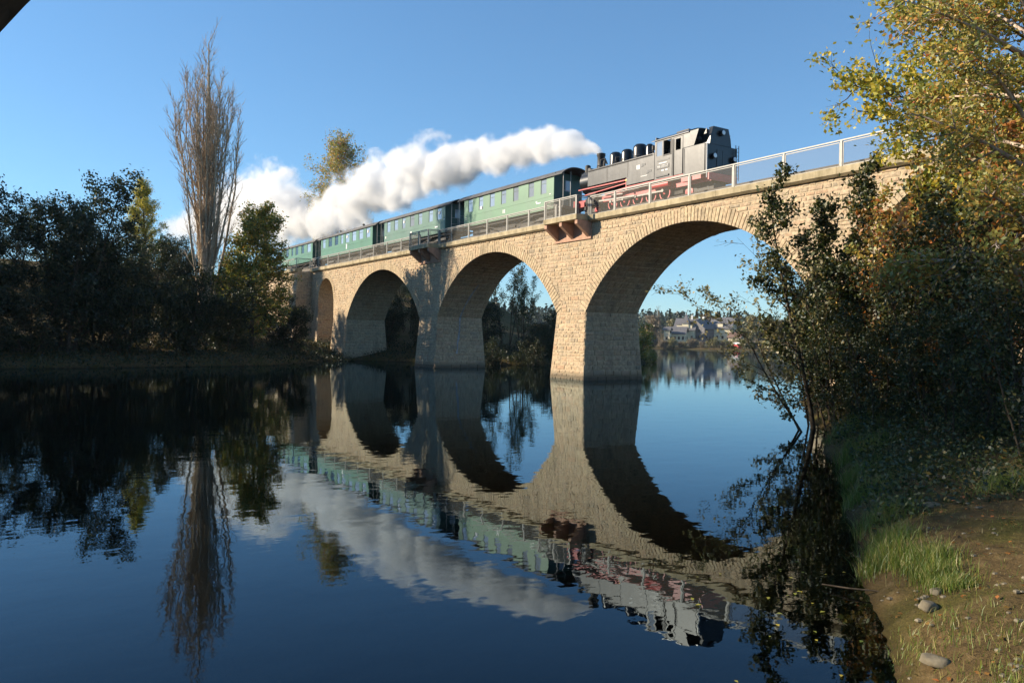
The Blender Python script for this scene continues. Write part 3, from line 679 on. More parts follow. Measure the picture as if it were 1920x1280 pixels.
# frame, running gear
MB().box((-39.9, TC - .75, 10.72), (-28.7, TC - .68, 11.12)).box((-39.9, TC + .68, 10.72), (-28.7, TC + .75, 11.12)).build('frame', M['loco_red'], loco)
MB().box((-34.85, LY + .02, 11.16), (-28.9, LY + .3, 11.26)).bar((-39.4, LY + .1, 11.70), (-34.95, LY + .1, 11.66), .1, .06).bar((-34.93, LY + .1, 11.74), (-34.93, LY + .1, 11.05), .1).bar((-38.9, LY + .14, 11.32), (-35.0, LY + .14, 11.5), .05, .05).bar((-36.9, LY + .16, 11.1), (-35.0, LY + .16, 11.2), .16, .12).build('running_board', M['loco_red'], loco)
for xx in (-28.72, -39.95): MB().box((xx - .04, TC - 1.05, 10.72), (xx + .04, TC + 1.05, 11.1)).build('buffer_beam', M['loco_red'], loco)
MB().tube([(-33.0, LY + .25, 10.98), (-31.6, LY + .25, 10.98)], .17, 14).build('air_tank', M['loco_red'], loco, smooth=True)
MB().box((-30.6, LY + .1, 10.85), (-29.9, LY + .3, 11.1)).box((-29.8, LY + .1, 10.85), (-29.2, LY + .3, 11.1)).build('tool_box', M['loco_red'], loco)
MB().lathe((-38.6, LY + .28, 10.85), [(.1, -.08), (.3, 0), (.3, .8), (.1, .88)], 18, 'x').lathe((-38.6, LY + .28, 11.3), [(.06, -.08), (.17, 0), (.17, .8), (.06, .88)], 14, 'x').build('cylinder', M['grime'], loco, smooth=True)
MB().lathe((-34.93, LY + .06, 11.62), [(.02, -.06), (.06, -.05), (.06, .05), (.02, .06)], 10, 'y').build('brass_valve', M['brass'], loco)
for i in range(5):
    xx = -36.6 + i * 1.1
    wh = MB(); rr = .42
    ang = np.linspace(0, 2 * math.pi, 25)
    wh.lathe((xx, LY + .52, RAIL + rr), [(rr * .84, -.05), (rr, -.05), (rr, .06), (rr * .84, .06), (rr * .84, -.05)], 24, 'y').lathe((xx, LY + .52, RAIL + rr), [(.03, -.1), (.1, -.09), (.1, .05)], 12, 'y')
    for k in range(9):
        a = 2 * math.pi * k / 9; wh.bar((xx + .08 * math.cos(a), LY + .52, RAIL + rr + .08 * math.sin(a)), (xx + rr * .86 * math.cos(a), LY + .52, RAIL + rr + rr * .86 * math.sin(a)), .045, .045)
    wh.build('driving_wheel', M['loco_red'], loco)
rods = MB().bar((-36.7, LY + .33, RAIL + .52), (-32.1, LY + .33, RAIL + .52), .04, .08).bar((-37.7, LY + .25, RAIL + .68), (-34.4, LY + .25, RAIL + .55), .04, .09).bar((-37.6, LY + .2, RAIL + .95), (-35.4, LY + .2, RAIL + .8), .03, .06)
for i in range(5): rods.lathe((-36.6 + i * 1.1, LY + .3, RAIL + .52), [(.09, -.03), (.09, .05)], 10, 'y')
rods.build('coupling_rod', M['steel'], loco)
for xx in (-38.3, -30.6): wheelset(loco, xx, .28, M['loco_red'], M['rail'], name='carrying_wheel')
MB().bar((-37.9, LY + .5, 10.9), (-37.9, LY + .5, 11.3), .3, .1).bar((-39.2, LY + .5, 10.5), (-39.2, LY + .5, 11.0), .2, .1).bar((-35, LY + .7, 10.5), (-31, LY + .7, 10.5), .1, .2).build('brake_gear', M['grime'], loco)
MB().box((-39.6, TC - .45, 10.35), (-28.9, TC + .45, 11.25)).build('frame_filler', M['dark_iron'], loco)  # solid box added between the wheels to close off bright sky

# ================================================================== STEAM
steam_tab = [(-38.63, 14.05, .22, 3.2), (-39.3, 14.55, .42, 3.0), (-40.7, 14.9, .66, 2.0), (-43, 15.25, 1.08, 1.6), (-46, 15.7, 1.45, 1.7), (-48.9, 16.05, 1.55, 1.5), (-53.4, 16.25, 1.35, 1.4), (-57.7, 16.9, 2.0, 1.3),
             (-62.6, 17.2, 2.4, 1.2), (-66.8, 16.8, 2.2, 1.1), (-74, 17.0, 3.0, .95), (-80, 16.4, 2.9, .85), (-86, 15.8, 2.6, .75), (-91, 15.9, 2.6, .7), (-96, 17.2, 3.6, .62), (-103, 19.0, 5.0, .52), (-116, 20.6, 5.2, .42), (-128, 21.6, 4.8, .32), (-150, 22.6, 3.2, .2), (-185, 24.5, 2.4, .08)]
SX0, SL = -38.5, 150.0
m = bpy.data.materials.new('steam'); m.use_nodes = True; nt = m.node_tree; nd = nt.nodes; lk = nt.links
nd.remove(nd['Principled BSDF'])
tc = nd.new('ShaderNodeTexCoord'); sp = nd.new('ShaderNodeSeparateXYZ'); lk.new(tc.outputs['Object'], sp.inputs[0])
def mth(op, a, b_=None, c_=None, clamp=False):
    n = nd.new('ShaderNodeMath'); n.operation = op; n.use_clamp = clamp
    for i, v in enumerate((a, b_, c_)):
        if v is None: continue
        if isinstance(v, (int, float)): n.inputs[i].default_value = v
        else: lk.new(v, n.inputs[i])
    return n.outputs[0]
# the plume is long near its far end: sample the profile on a square-root scale
tt = mth('SQRT', mth('DIVIDE', mth('SUBTRACT', SX0, sp.outputs[0]), SL, clamp=True))
def curve(vals):
    n = nd.new('ShaderNodeFloatCurve'); cv = n.mapping.curves[0]; n.mapping.use_clip = False
    pts = [(math.sqrt(max(0, (SX0 - r[0]) / SL)), v) for r, v in zip(steam_tab, vals)]
    cv.points[0].location = pts[0]; cv.points[1].location = pts[-1]
    for p in pts[1:-1]: cv.points.new(*p)
    for p in cv.points: p.handle_type = 'VECTOR'
    n.mapping.update(); lk.new(tt, n.inputs['Value']); return n.outputs[0]
zc_ = mth('MULTIPLY_ADD', curve([(r[1] - 10) / 20 for r in steam_tab]), 20.0, 10.0)
rd_ = mth('MULTIPLY', curve([r[2] / 6 for r in steam_tab]), 6.0)
dn_ = mth('MULTIPLY', curve([r[3] / 4 for r in steam_tab]), 4.0)
dy = mth('SUBTRACT', sp.outputs[1], TC); dz = mth('SUBTRACT', sp.outputs[2], zc_)
dist = mth('DIVIDE', mth('SQRT', mth('ADD', mth('MULTIPLY', dy, dy), mth('MULTIPLY', dz, dz))), rd_)
def nz(scale, detail, rough):
    n = nd.new('ShaderNodeTexNoise'); n.inputs['Scale'].default_value = scale; n.inputs['Detail'].default_value = detail; n.inputs['Roughness'].default_value = rough
    lk.new(tc.outputs['Object'], n.inputs['Vector']); return n.outputs[0]
nn = mth('MULTIPLY_ADD', mth('SUBTRACT', nz(.34, 2, .5), .5), 2.7, mth('MULTIPLY', mth('SUBTRACT', nz(.9, 6, .66), .5), 1.5))
val = mth('MULTIPLY', mth('ADD', mth('SUBTRACT', .92, dist), nn), 2.2, clamp=True)
den = mth('MULTIPLY', mth('MULTIPLY', val, val), dn_)
pv = nd.new('ShaderNodeVolumePrincipled'); pv.inputs['Color'].default_value = (0.985, 0.985, 0.985, 1); pv.inputs['Anisotropy'].default_value = 0.1
lk.new(mth('MULTIPLY', den, 1.1), pv.inputs['Density']); lk.new(pv.outputs[0], nd['Material Output'].inputs['Volume'])
m.cycles.volume_step_rate = 0.12
pts = []; rad = []
def prof_at(x):
    for a, b_ in zip(steam_tab, steam_tab[1:]):
        if b_[0] <= x <= a[0]:
            f = (a[0] - x) / (a[0] - b_[0]); return a[1] + (b_[1] - a[1]) * f, a[2] + (b_[2] - a[2]) * f
    return steam_tab[-1][1], steam_tab[-1][2]
xs = [-38.63 - 146 * (i / 90) ** 1.6 for i in range(91)]
sb = MB(); ns = 20; vs = []
for i, x in enumerate(xs):
    zc0, r0 = prof_at(x)
    for k in range(ns):
        a = 2 * math.pi * k / ns; q = r0 * (1.45 + .10 * math.sin(3 * a + i * .9) + .08 * math.sin(5 * a - i * 1.7)) + .04
        vs.append((x, TC + q * math.cos(a), zc0 + q * math.sin(a)))
sb.add(vs, [(i * ns + k, i * ns + (k + 1) % ns, (i + 1) * ns + (k + 1) % ns, (i + 1) * ns + k) for i in range(len(xs) - 1) for k in range(ns)] + [tuple(range(ns - 1, -1, -1)), tuple(range((len(xs) - 1) * ns, len(xs) * ns))])
steam = sb.build('steam_plume', m)
tag(steam, 'long white steam plume drifting back from the locomotive chimney', 'steam', kind='stuff')

# ================================================================== TERRAIN AND WATER
def vnoise(x, y, s):
    """cheap smooth noise"""
    return (np.sin(x * 1.7 / s + 1.3 * np.sin(y * .9 / s)) + np.sin(y * 1.9 / s + 1.1 * np.sin(x * 1.1 / s + 2)) + .6 * np.sin((x + y) * 2.9 / s) + .5 * np.sin((x - y) * 3.7 / s + 1)) / 3.1
LS_Y = [-400, -60, -45, -29, -11.5, -3, 1, 5, 10, 20, 33, 37, 60, 120, 200, 400, 900]
LS_X = [-20, -48, -53, -57, -61.5, -72.5, -75, -69, -61, -61, -67, -77, -112, -200, -300, -420, -600]
RS_Y = [-400, -60, -45, -34, -31, -28.5, -24.5, -21.8, -16.7, -9.2, -1.8, 5, 16, 40, 70, 150, 400, 900]
RS_X = [-60, -22, -12, -3, -.2, -.5, -3.0, -4.9, -8.8, -14.8, -21, -24, -26, -22, -15, 0, 60, 200]
SS_X = [-120, -56, -45, -25, -12, -4, 0, 100]
SS_Y = [-33, -33, -35.5, -36, -35.5, -34, -36, -36]
def shore_d(x, y):
    """signed distance-like value, positive on land; also the separate banks"""
    wob = .35 * vnoise(x, y, 2.5)
    l = (np.interp(y, LS_Y, LS_X) - x) + wob * 2.5
    r = (x - np.interp(y, RS_Y, RS_X)) * .8 + wob * .7
    s = np.interp(x, SS_X, SS_Y) - y + wob
    lat = x * math.sin(PHI) + (y + 29.7) * math.cos(PHI); D = -x * math.cos(PHI) + (y + 29.7) * math.sin(PHI)
    f = (D - (303 + 7 * np.sin(lat / 23.) + 4 * np.sin(lat / 9. + 1))) * .9
    return l, r, s, f, lat, D
def height(x, y):
    l, r, s, f, lat, D = shore_d(x, y)
    d = np.maximum.reduce([l, r, s, f])
    up = lambda q: np.maximum(q, 0)
    hl = .25 * (1 - np.exp(-up(l) / .6)) + .16 * np.minimum(up(l), 20) + .30 * np.clip(l - 20, 0, 22) + .04 * np.clip(l - 42, 0, 200)
    hr = .30 * (1 - np.exp(-up(r) / .35)) + .20 * np.minimum(up(r), 8) + .16 * np.clip(r - 8, 0, 30)
    hs = .3 * (1 - np.exp(-up(s) / .8)) + .12 * np.minimum(up(s), 60)
    hf = .3 * (1 - np.exp(-up(f) / 2)) + .045 * np.minimum(up(f), 120) + .05 * np.clip(f - 120, 0, 400) * (0.6 + .4 * np.sin(lat / 160 + 2))
    h = np.maximum.reduce([hl, hr, hs, hf])
    h = np.where(d > 0, h, np.maximum(-.55 * (-np.minimum(d, 0)) ** .9, -3.2))
    near = np.exp(-((x + 6) ** 2 + (y + 22) ** 2) / 260)
    h = h + near * (.05 * vnoise(x, y, .45) + .03 * vnoise(x + 5, y - 3, .17) + .03 * vnoise(y, x + 4, .29)) * np.clip(d * 2 + .5, 0, 1)
    h = h + .25 * vnoise(x, y, 6) * np.clip(d / 6, 0, 1) + 1.5 * vnoise(x, y, 60) * np.clip((d - 30) / 60, 0, 1)
    return h
H1 = lambda x, y: float(height(np.array([float(x)]), np.array([float(y)]))[0])
def axis(*segs):
    out = []
    for a, b_, s in segs: out += list(np.arange(a, b_, s))
    return np.array(out + [segs[-1][1]])
gx = axis((-2200, -500, 85), (-500, -140, 12), (-140, -24, 1.6), (-24, 4, .17), (4, 40, 2), (40, 240, 20), (240, 1800, 120))
gy = axis((-1500, -200, 100), (-200, -60, 8), (-60, -33, 1.2), (-33, -6, .17), (-6, 60, 1.3), (60, 420, 8), (420, 2400, 90))
GX, GY = np.meshgrid(gx, gy, indexing='ij'); GZ = height(GX, GY)
V = np.stack([GX, GY, GZ], -1).reshape(-1, 3); nyy = len(gy)
I, J = np.meshgrid(np.arange(len(gx) - 1), np.arange(nyy - 1), indexing='ij'); k0 = (I * nyy + J).ravel()
gobj = link('ground', arr_mesh('ground', V, np.stack([k0, k0 + nyy, k0 + nyy + 1, k0 + 1], -1), M['ground'], True)); tag(gobj, kind='structure')
wobj = MB().add([(-2200, -1500, 0), (1800, -1500, 0), (1800, 2400, 0), (-2200, 2400, 0)], [(0, 1, 2, 3)]).build('lake_water', M['water']); tag(wobj, kind='structure')

# ================================================================== TREES
def tubes_arr(br):
    """br: list of (pts (n,3), r0, r1, sides) -> V, Q"""
    VV, QQ, off = [], [], 0
    for p, r0, r1, n in br:
        p = np.asarray(p); m_ = len(p)
        d = np.gradient(p, axis=0); d /= np.linalg.norm(d, axis=1, keepdims=True) + 1e-9
        ref = np.array([0.31, 0.87, 0.13]) if abs(d[0, 2]) > .5 else np.array([0.1, .05, 1.0])
        u = np.cross(d, ref); u /= np.linalg.norm(u, axis=1, keepdims=True) + 1e-9; w_ = np.cross(d, u)
        a = 2 * np.pi * np.arange(n) / n; rr = np.linspace(r0, r1, m_)
        v = p[:, None, :] + (u[:, None, :] * np.cos(a)[None, :, None] + w_[:, None, :] * np.sin(a)[None, :, None]) * rr[:, None, None]
        VV.append(v.reshape(-1, 3))
        i, k = np.meshgrid(np.arange(m_ - 1), np.arange(n), indexing='ij'); i = i.ravel(); k = k.ravel(); k2 = (k + 1) % n
        QQ.append(np.stack([i * n + k, i * n + k2, (i + 1) * n + k2, (i + 1) * n + k], -1) + off); off += m_ * n
    return np.concatenate(VV), np.concatenate(QQ)
def path(g, p, d, L, k, curve, wob):
    pts = [p]; d = d / np.linalg.norm(d); s = L / k
    for _ in range(k):
        d = d + np.array([0, 0, curve]) / k + g.normal(0, wob, 3); d /= np.linalg.norm(d); pts.append(pts[-1] + d * s)
    return np.array(pts)
def perp_dir(g, d, ang, az=None):
    ref = np.array([0, 0, 1.]) if abs(d[2]) < .9 else np.array([1., 0, 0])
    u = np.cross(d, ref); u /= np.linalg.norm(u); w_ = np.cross(d, u); a = g.uniform(0, 2 * np.pi) if az is None else az
    return d * math.cos(ang) + (u * math.cos(a) + w_ * math.sin(a)) * math.sin(ang)
def leaves_arr(g, C, size, up=.3, jit=.35, width=.62):
    n = len(C); s = size * g.uniform(1 - jit, 1 + jit, n)[:, None]
    nrm = g.normal(0, 1, (n, 3)); nrm[:, 2] += up * 2; nrm /= np.linalg.norm(nrm, axis=1, keepdims=True)
    a = np.cross(nrm, g.normal(0, 1, (n, 3))); a /= np.linalg.norm(a, axis=1, keepdims=True) + 1e-9; b_ = np.cross(nrm, a)
    v = np.stack([C - a * s * .5, C + b_ * s * width * .5 + nrm * s * .07, C + a * s * .5 - nrm * s * .05, C - b_ * s * width * .5 + nrm * s * .07], 1).reshape(-1, 3)
    return v, np.arange(4 * n).reshape(-1, 4)
def tree_geo(seed, H=10, r0=.15, stems=1, spread=0.0, lean=(0, 0), start=.2, n1=26, reach=2.5, shape='round', elev=40, curve1=.3, n2=7, l2=.45, n3=4, l3=.4, leaves=8000, size=.12, cloud=.25, wob=.06, sides=7, up=.3, bias=None):
    g = np.random.default_rng(seed); br, tw = [], []
    prof = {'round': lambda t: math.sqrt(max(.03, 1 - (2 * t - .85) ** 2 / 1.4)), 'cone': lambda t: 1.05 - .9 * t, 'column': lambda t: .55 + .45 * math.sin(math.pi * min(1, t * 1.15)), 'vase': lambda t: .45 + .75 * t if t < .75 else 1.0 - (t - .75) * 1.8}[shape]
    for s in range(stems):
        a = 2 * np.pi * s / max(1, stems) + g.uniform(-.4, .4)
        d = np.array([lean[0] + spread * math.cos(a), lean[1] + spread * math.sin(a), 1.0]); hs = H * (1 if s == 0 else g.uniform(.65, .97))
        tp = path(g, np.array([.12 * stems * math.cos(a) if stems > 1 else 0, .12 * stems * math.sin(a) if stems > 1 else 0, -.3]), d, hs + .3, 12, .25 if stems > 1 else .1, wob * .5)
        br.append((tp, r0 * (1 if stems == 1 else .7), r0 * .12, sides)); tw.append(tp[-3:])
        nb = max(3, int(n1 / max(1, stems) ** .6))
        for i in range(nb):
            t = start + (1 - start) * ((i + g.uniform(0, .8)) / nb); f = t * 12; j = min(11, int(f)); p = tp[j] + (tp[j + 1] - tp[j]) * (f - j)
            az = i * 2.4 + g.uniform(-.5, .5); el = R(elev + (35 * (t - start) / (1 - start)) + g.uniform(-10, 10))
            hd = np.array([math.cos(az), math.sin(az), 0])
            if bias is not None: hd = hd + np.array([bias[0], bias[1], 0]); hd /= max(.3, np.linalg.norm(hd))
            dd = hd * math.cos(el) + np.array([0, 0, math.sin(el)])
            L = reach * prof((t - start) / (1 - start)) * g.uniform(.7, 1.15)
            if bias is not None: L *= max(.35, 1 + .5 * (math.cos(az) * bias[0] + math.sin(az) * bias[1]))
            b1 = path(g, p, dd, L, 7, curve1, wob); rb = max(.012, r0 * (1 - t) * .5 + .012) * (1 if stems == 1 else .6); br.append((b1, rb, rb * .2, 5))
            for q in range(n2):
                f2 = (0.25 + .75 * (q + g.uniform(0, .9)) / n2) * 7; j2 = min(6, int(f2)); p2 = b1[j2] + (b1[j2 + 1] - b1[j2]) * (f2 - j2)
                d2 = perp_dir(g, (b1[j2 + 1] - b1[j2]) / np.linalg.norm(b1[j2 + 1] - b1[j2]), R(g.uniform(25, 60)))
                L2 = L * l2 * g.uniform(.6, 1.1) * (1.1 - .4 * f2 / 7); b2 = path(g, p2, d2, L2, 5, curve1 * .7, wob * 1.4); br.append((b2, rb * .4, rb * .12, 4)); tw.append(b2)
                for _ in range(n3):
                    j3 = g.integers(1, 5); d3 = perp_dir(g, (b2[j3] - b2[j3 - 1]) / np.linalg.norm(b2[j3] - b2[j3 - 1]), R(g.uniform(25, 65)))
                    b3 = path(g, b2[j3], d3, L2 * l3 * g.uniform(.6, 1.2), 4, curve1 * .5, wob * 1.6); br.append((b3, max(.004, rb * .15), .003, 3)); tw.append(b3)
    V, Q = tubes_arr(br)
    if leaves:
        # leaves gather along the twigs; some twigs stay thin, so the crown keeps gaps
        wts = np.array([np.linalg.norm(t[-1] - t[0]) for t in tw]) * g.gamma(1.2, 1, len(tw)); wts /= wts.sum()
        idx = g.choice(len(tw), leaves, p=wts); u = g.uniform(.1, 1.05, leaves); C = np.empty((leaves, 3))
        mx = max(len(t) for t in tw); P_ = np.stack([np.concatenate([t, np.repeat(t[-1:], mx - len(t), 0)]) for t in tw]); ln = np.array([len(t) - 1 for t in tw])[idx]
        f = np.minimum(u, .999) * ln; j = f.astype(int); fr_ = (f - j)[:, None]
        C = P_[idx, j] * (1 - fr_) + P_[idx, np.minimum(j + 1, ln)] * fr_ + g.normal(0, cloud, (leaves, 3)) * np.array([1, 1, .8])
        return V, Q, *leaves_arr(g, C, size, up)
    return V, Q, None, None
GEO = {}
def tree_mesh(key, bark, leaf, **kw):
    V, Q, LV, LQ = tree_geo(**kw); GEO[key] = (arr_mesh(key + '_wood', V, Q, M[bark], True), arr_mesh(key + '_leaves', LV, LQ, M[leaf]) if LV is not None else None)
def plant(key, name, x, y, label, cat='tree', group=None, rot=0.0, scale=1.0, z=None, sz=None):
    z = H1(x, y) if z is None else z
    e = bpy.data.objects.new(name, None); e.empty_display_size = .3; COL.objects.link(e); e.location = (x, y, z); e.rotation_euler = (0, 0, rot); e.scale = (scale, scale, sz or scale)
    tag(e, label, cat, group)
    for nm, me in zip(('trunk', 'crown'), GEO[key]):
        if me: o = bpy.data.objects.new(nm, me); COL.objects.link(o); o.parent = e
    return e
def cw(lat, D): return (lat * math.sin(PHI) - D * math.cos(PHI), lat * math.cos(PHI) + D * math.sin(PHI) - 29.7)

# the tall bare poplar: steep limbs, twig haze
def poplar():
    g = np.random.default_rng(5); br, fine = [], []
    tp = path(g, np.zeros(3), np.array([0.03, .01, 1]), 25.6, 16, .05, .016); br.append((tp, .5, .03, 8)); lead = [(tp, 44, .2)]
    for k in range(30):                                   # co-leaders that leave the trunk low and climb beside it
        t = .06 + .46 * g.uniform() ** 1.1; f = t * 16; j = int(f); p = tp[j] + (tp[j + 1] - tp[j]) * (f - j); az = k * 2.4 + g.uniform(-.5, .5)
        off = g.uniform(.5, 2.6); top = 26.6 - off * 2.6 - g.uniform(0, 6.0); n = 10; u = np.linspace(0, 1, n)[:, None]
        q = p + np.concatenate([np.array([[math.cos(az), math.sin(az)]]) * off * (1 - (1 - u) ** 2.0), u * max(3, top - p[2])], 1); q[1:, :2] += np.cumsum(g.normal(0, .07, (n - 1, 2)), 0)
        br.append((q, .17 * (1 - t), .02, 5)); lead.append((q, 20, .12))
    for q, cnt, t0 in lead:
        n = len(q) - 1; ln = np.linalg.norm(q[-1] - q[0])
        for i in range(cnt):
            t = t0 + (1 - t0) * (i + g.uniform(0, .9)) / cnt; f2 = t * n; j2 = min(n - 1, int(f2)); p2 = q[j2] + (q[j2 + 1] - q[j2]) * (f2 - j2)
            d2 = perp_dir(g, (q[j2 + 1] - q[j2]) / np.linalg.norm(q[j2 + 1] - q[j2]), R(g.uniform(16, 42))); d2[2] += .15
            L = g.uniform(.9, 2.4) * (1.1 - .35 * t); b2 = path(g, p2, d2, L, 5, .5, .06); br.append((b2, .032, .008, 4))
            for _ in range(13):
                j3 = g.integers(1, 6); d3 = perp_dir(g, (b2[j3] - b2[j3 - 1]) / np.linalg.norm(b2[j3] - b2[j3 - 1]), R(g.uniform(18, 55))); d3[2] += .15
                fine.append((path(g, b2[j3], d3, g.uniform(.3, .95), 2, .4, .08), .013, .007, 3))
    V, Q = tubes_arr(br); V2, Q2 = tubes_arr(fine)
    GEO['poplar'] = (arr_mesh('poplar_wood', V, Q, M['bark_grey'], True), arr_mesh('poplar_twigs', V2, Q2, M['twig']))
poplar(); plant('poplar', 'poplar_tree', -69.1, -14.9, 'tall slender bare poplar towering over the shaded bank', z=1.0)

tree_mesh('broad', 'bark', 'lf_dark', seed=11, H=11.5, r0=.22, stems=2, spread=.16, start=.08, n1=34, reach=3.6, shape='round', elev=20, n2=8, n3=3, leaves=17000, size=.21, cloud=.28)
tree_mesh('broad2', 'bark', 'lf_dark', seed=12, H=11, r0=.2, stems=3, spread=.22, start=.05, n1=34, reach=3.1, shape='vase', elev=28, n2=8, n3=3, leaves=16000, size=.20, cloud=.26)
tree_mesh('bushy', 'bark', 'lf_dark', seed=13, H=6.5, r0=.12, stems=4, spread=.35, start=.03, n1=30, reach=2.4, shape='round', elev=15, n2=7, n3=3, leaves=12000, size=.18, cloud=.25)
tree_mesh('rounded', 'bark', 'lf_round', seed=14, H=11.2, r0=.22, start=.12, n1=46, reach=3.5, shape='round', elev=18, n2=9, n3=4, leaves=26000, size=.20, cloud=.22)
tree_mesh('autumn_birch', 'bark_birch', 'lf_birch', seed=15, H=22, r0=.25, start=.3, n1=44, reach=5.6, shape='round', elev=38, curve1=-.1, n2=8, n3=4, leaves=17000, size=.22, cloud=.3)
tree_mesh('autumn_lime', 'bark', 'lf_yellow', seed=16, H=15, r0=.25, start=.2, n1=40, reach=3.6, shape='column', elev=30, n2=8, n3=3, leaves=15000, size=.24, cloud=.3)
tree_mesh('sparse', 'bark', 'lf_alder', seed=17, H=9.5, r0=.1, stems=4, spread=.12, start=.3, n1=26, reach=1.7, shape='column', elev=45, n2=6, n3=3, leaves=3200, size=.16, cloud=.18)

plant('autumn_birch', 'birch_tree', -92, 5.6, 'tall thin-leaved birch rising behind the steam and the train', scale=.91)
plant('autumn_lime', 'birch_tree', -97.5, -15.2, 'pale yellow tree glowing behind the dark trees beside the poplar', scale=.66)
plant('rounded', 'maple_tree', -69.3, -10.8, 'round green tree turning orange at its top beside the viaduct end')
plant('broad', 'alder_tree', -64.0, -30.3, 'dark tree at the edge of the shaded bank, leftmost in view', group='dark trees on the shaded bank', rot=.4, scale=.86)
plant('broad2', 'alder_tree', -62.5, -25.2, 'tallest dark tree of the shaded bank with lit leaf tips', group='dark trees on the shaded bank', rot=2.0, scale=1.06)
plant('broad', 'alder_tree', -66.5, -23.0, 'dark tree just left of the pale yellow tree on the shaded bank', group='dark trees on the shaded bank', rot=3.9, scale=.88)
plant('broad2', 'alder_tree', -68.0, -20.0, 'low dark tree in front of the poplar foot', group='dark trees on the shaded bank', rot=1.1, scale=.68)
k = 0
spots = [(-64.6, -17.2, .95, 'under the poplar beside the lawn'), (-66.0, -13.8, .85, 'in front of the round orange topped tree'), (-61.4, -27.5, .8, 'at the waterline below the tallest dark tree'), (-63.0, -21.5, .9, 'left of the lawn on the shaded bank'),
         (-73.5, -6.5, .8, 'between the round tree and the abutment'), (-72, -17, .7, 'behind the poplar trunk'), (-76, -12, 1.0, 'behind the round tree'), (-60.6, -31.5, .8, 'at the left edge of the picture by the water')]
for x, y, s, w_ in spots:
    plant('bushy', 'dark_bush', x, y, 'dark leafy bush ' + w_, 'bush', 'bushes on the shaded bank', rot=k * 1.3, scale=s); k += 1
# woods that close the valley to the left, outside the picture, and keep both banks in shade
far_spots = [(-77, -40, 1.25), (-82, -46, 1.4), (-76, -48, 1.35), (-71, -43, 1.15),
             (-82, -24.5, .66), (-87, -28, .7), (-91, -17, .62), (-95, -12, .42), (-84, -17.5, .5), (-79, -21.5, .55), (-80.5, -14.5, .62), (-86, -13.5, .6), (-27.5, -43, 1.15), (-30.5, -43, 1.4), (-33.5, -41.5, 1.55), (-38, -44, 1.65), (-43, -42, 1.55), (-48, -45, 1.5), (-36, -49, 1.7)]
for i, (x, y, s) in enumerate(far_spots):
    plant(('broad', 'broad2')[i % 2], 'wood_tree', x, y, 'tall dense tree of the wood closing the valley beside the lake', group='trees of the wood to the left', rot=i * 1.7, scale=s)
# behind the viaduct
for i, (x, y, s, w_) in enumerate([(-71.5, 16.5, 1.0, 'airy thin-stemmed tree against the sky in the second arch'), (-66, 15.0, .72, 'small airy tree at the side of the second arch opening'), (-76.5, 22, .85, 'airy tree just left of the tall one seen through the second arch'), (-80, 9, .9, 'airy tree glimpsed through the third arch')]):
    plant('sparse', 'birch_tree', x, y, w_, group='airy trees behind the viaduct', rot=i * 2.1, scale=s)
bb = [(-61.5, 7.5, .62, 'beside the second pier'), (-60, 12, .6, 'low over the water in the second arch'), (-63, 16, .68, 'at the middle of the second arch'), (-66, 21, .7, 'near the tallest pier in the second arch'), (-69, 12, .85, 'in the shade of the third arch'), (-73, 8, .8, 'at the left of the third arch'), (-71, 28, .7, 'behind the tallest pier'), (-78, 5.5, .75, 'behind the narrow arch')]
for i, (x, y, s, w_) in enumerate(bb):
    plant('bushy', 'dark_bush', x, y, 'dark bush behind the viaduct ' + w_, 'bush', 'bushes behind the viaduct', rot=i * .9, scale=s)
tree_mesh('spit_bush', 'bark', 'lf_round', seed=21, H=3.6, r0=.08, stems=4, spread=.4, start=.02, n1=24, reach=1.5, elev=20, n2=6, n3=2, leaves=6000, size=.16, cloud=.18)
for i, (x, y, s, w_) in enumerate([(-69.3, 33, 1.0, 'tall yellow green bush right of the tallest pier'), (-70.5, 35.5, .75, 'low bush at the tip of the grassy spit'), (-71.5, 31, .9, 'bush close behind the tallest pier on the spit')]):
    plant('spit_bush', 'lakeside_bush', x, y, w_, 'bush', 'bushes on the spit', rot=i * 2., scale=s)

g = np.random.default_rng(66)
def on_left(n, x0, x1, y0, y1, lmin, lmax):
    x = g.uniform(x0, x1, n); y = g.uniform(y0, y1, n); l = shore_d(x, y)[0]; k = (l > lmin) & (l < lmax); return x[k], y[k], height(x[k], y[k])
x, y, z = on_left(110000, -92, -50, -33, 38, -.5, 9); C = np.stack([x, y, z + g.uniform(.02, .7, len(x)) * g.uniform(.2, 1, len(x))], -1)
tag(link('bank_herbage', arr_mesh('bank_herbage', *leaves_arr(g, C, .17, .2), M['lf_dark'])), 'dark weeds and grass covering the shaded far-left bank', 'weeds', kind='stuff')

# ================================================================== RIGHT BANK: TREES AND SHRUBS
LEFT = (-RGT.x, -RGT.y)
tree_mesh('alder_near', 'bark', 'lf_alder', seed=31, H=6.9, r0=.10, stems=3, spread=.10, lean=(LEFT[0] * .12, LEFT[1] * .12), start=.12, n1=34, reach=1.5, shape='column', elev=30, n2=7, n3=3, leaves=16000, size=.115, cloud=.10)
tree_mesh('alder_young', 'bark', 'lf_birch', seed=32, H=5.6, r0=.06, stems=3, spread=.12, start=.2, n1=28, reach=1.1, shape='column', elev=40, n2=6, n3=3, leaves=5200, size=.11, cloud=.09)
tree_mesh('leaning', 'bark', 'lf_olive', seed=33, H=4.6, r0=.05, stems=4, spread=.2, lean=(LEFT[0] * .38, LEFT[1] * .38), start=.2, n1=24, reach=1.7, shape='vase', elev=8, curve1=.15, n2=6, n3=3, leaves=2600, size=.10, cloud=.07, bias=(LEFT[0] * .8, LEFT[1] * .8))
tree_mesh('under_green', 'bark', 'lf_alder', seed=34, H=4.4, r0=.05, stems=6, spread=.22, start=.1, n1=34, reach=1.3, shape='vase', elev=30, n2=6, n3=3, leaves=8500, size=.10, cloud=.12)
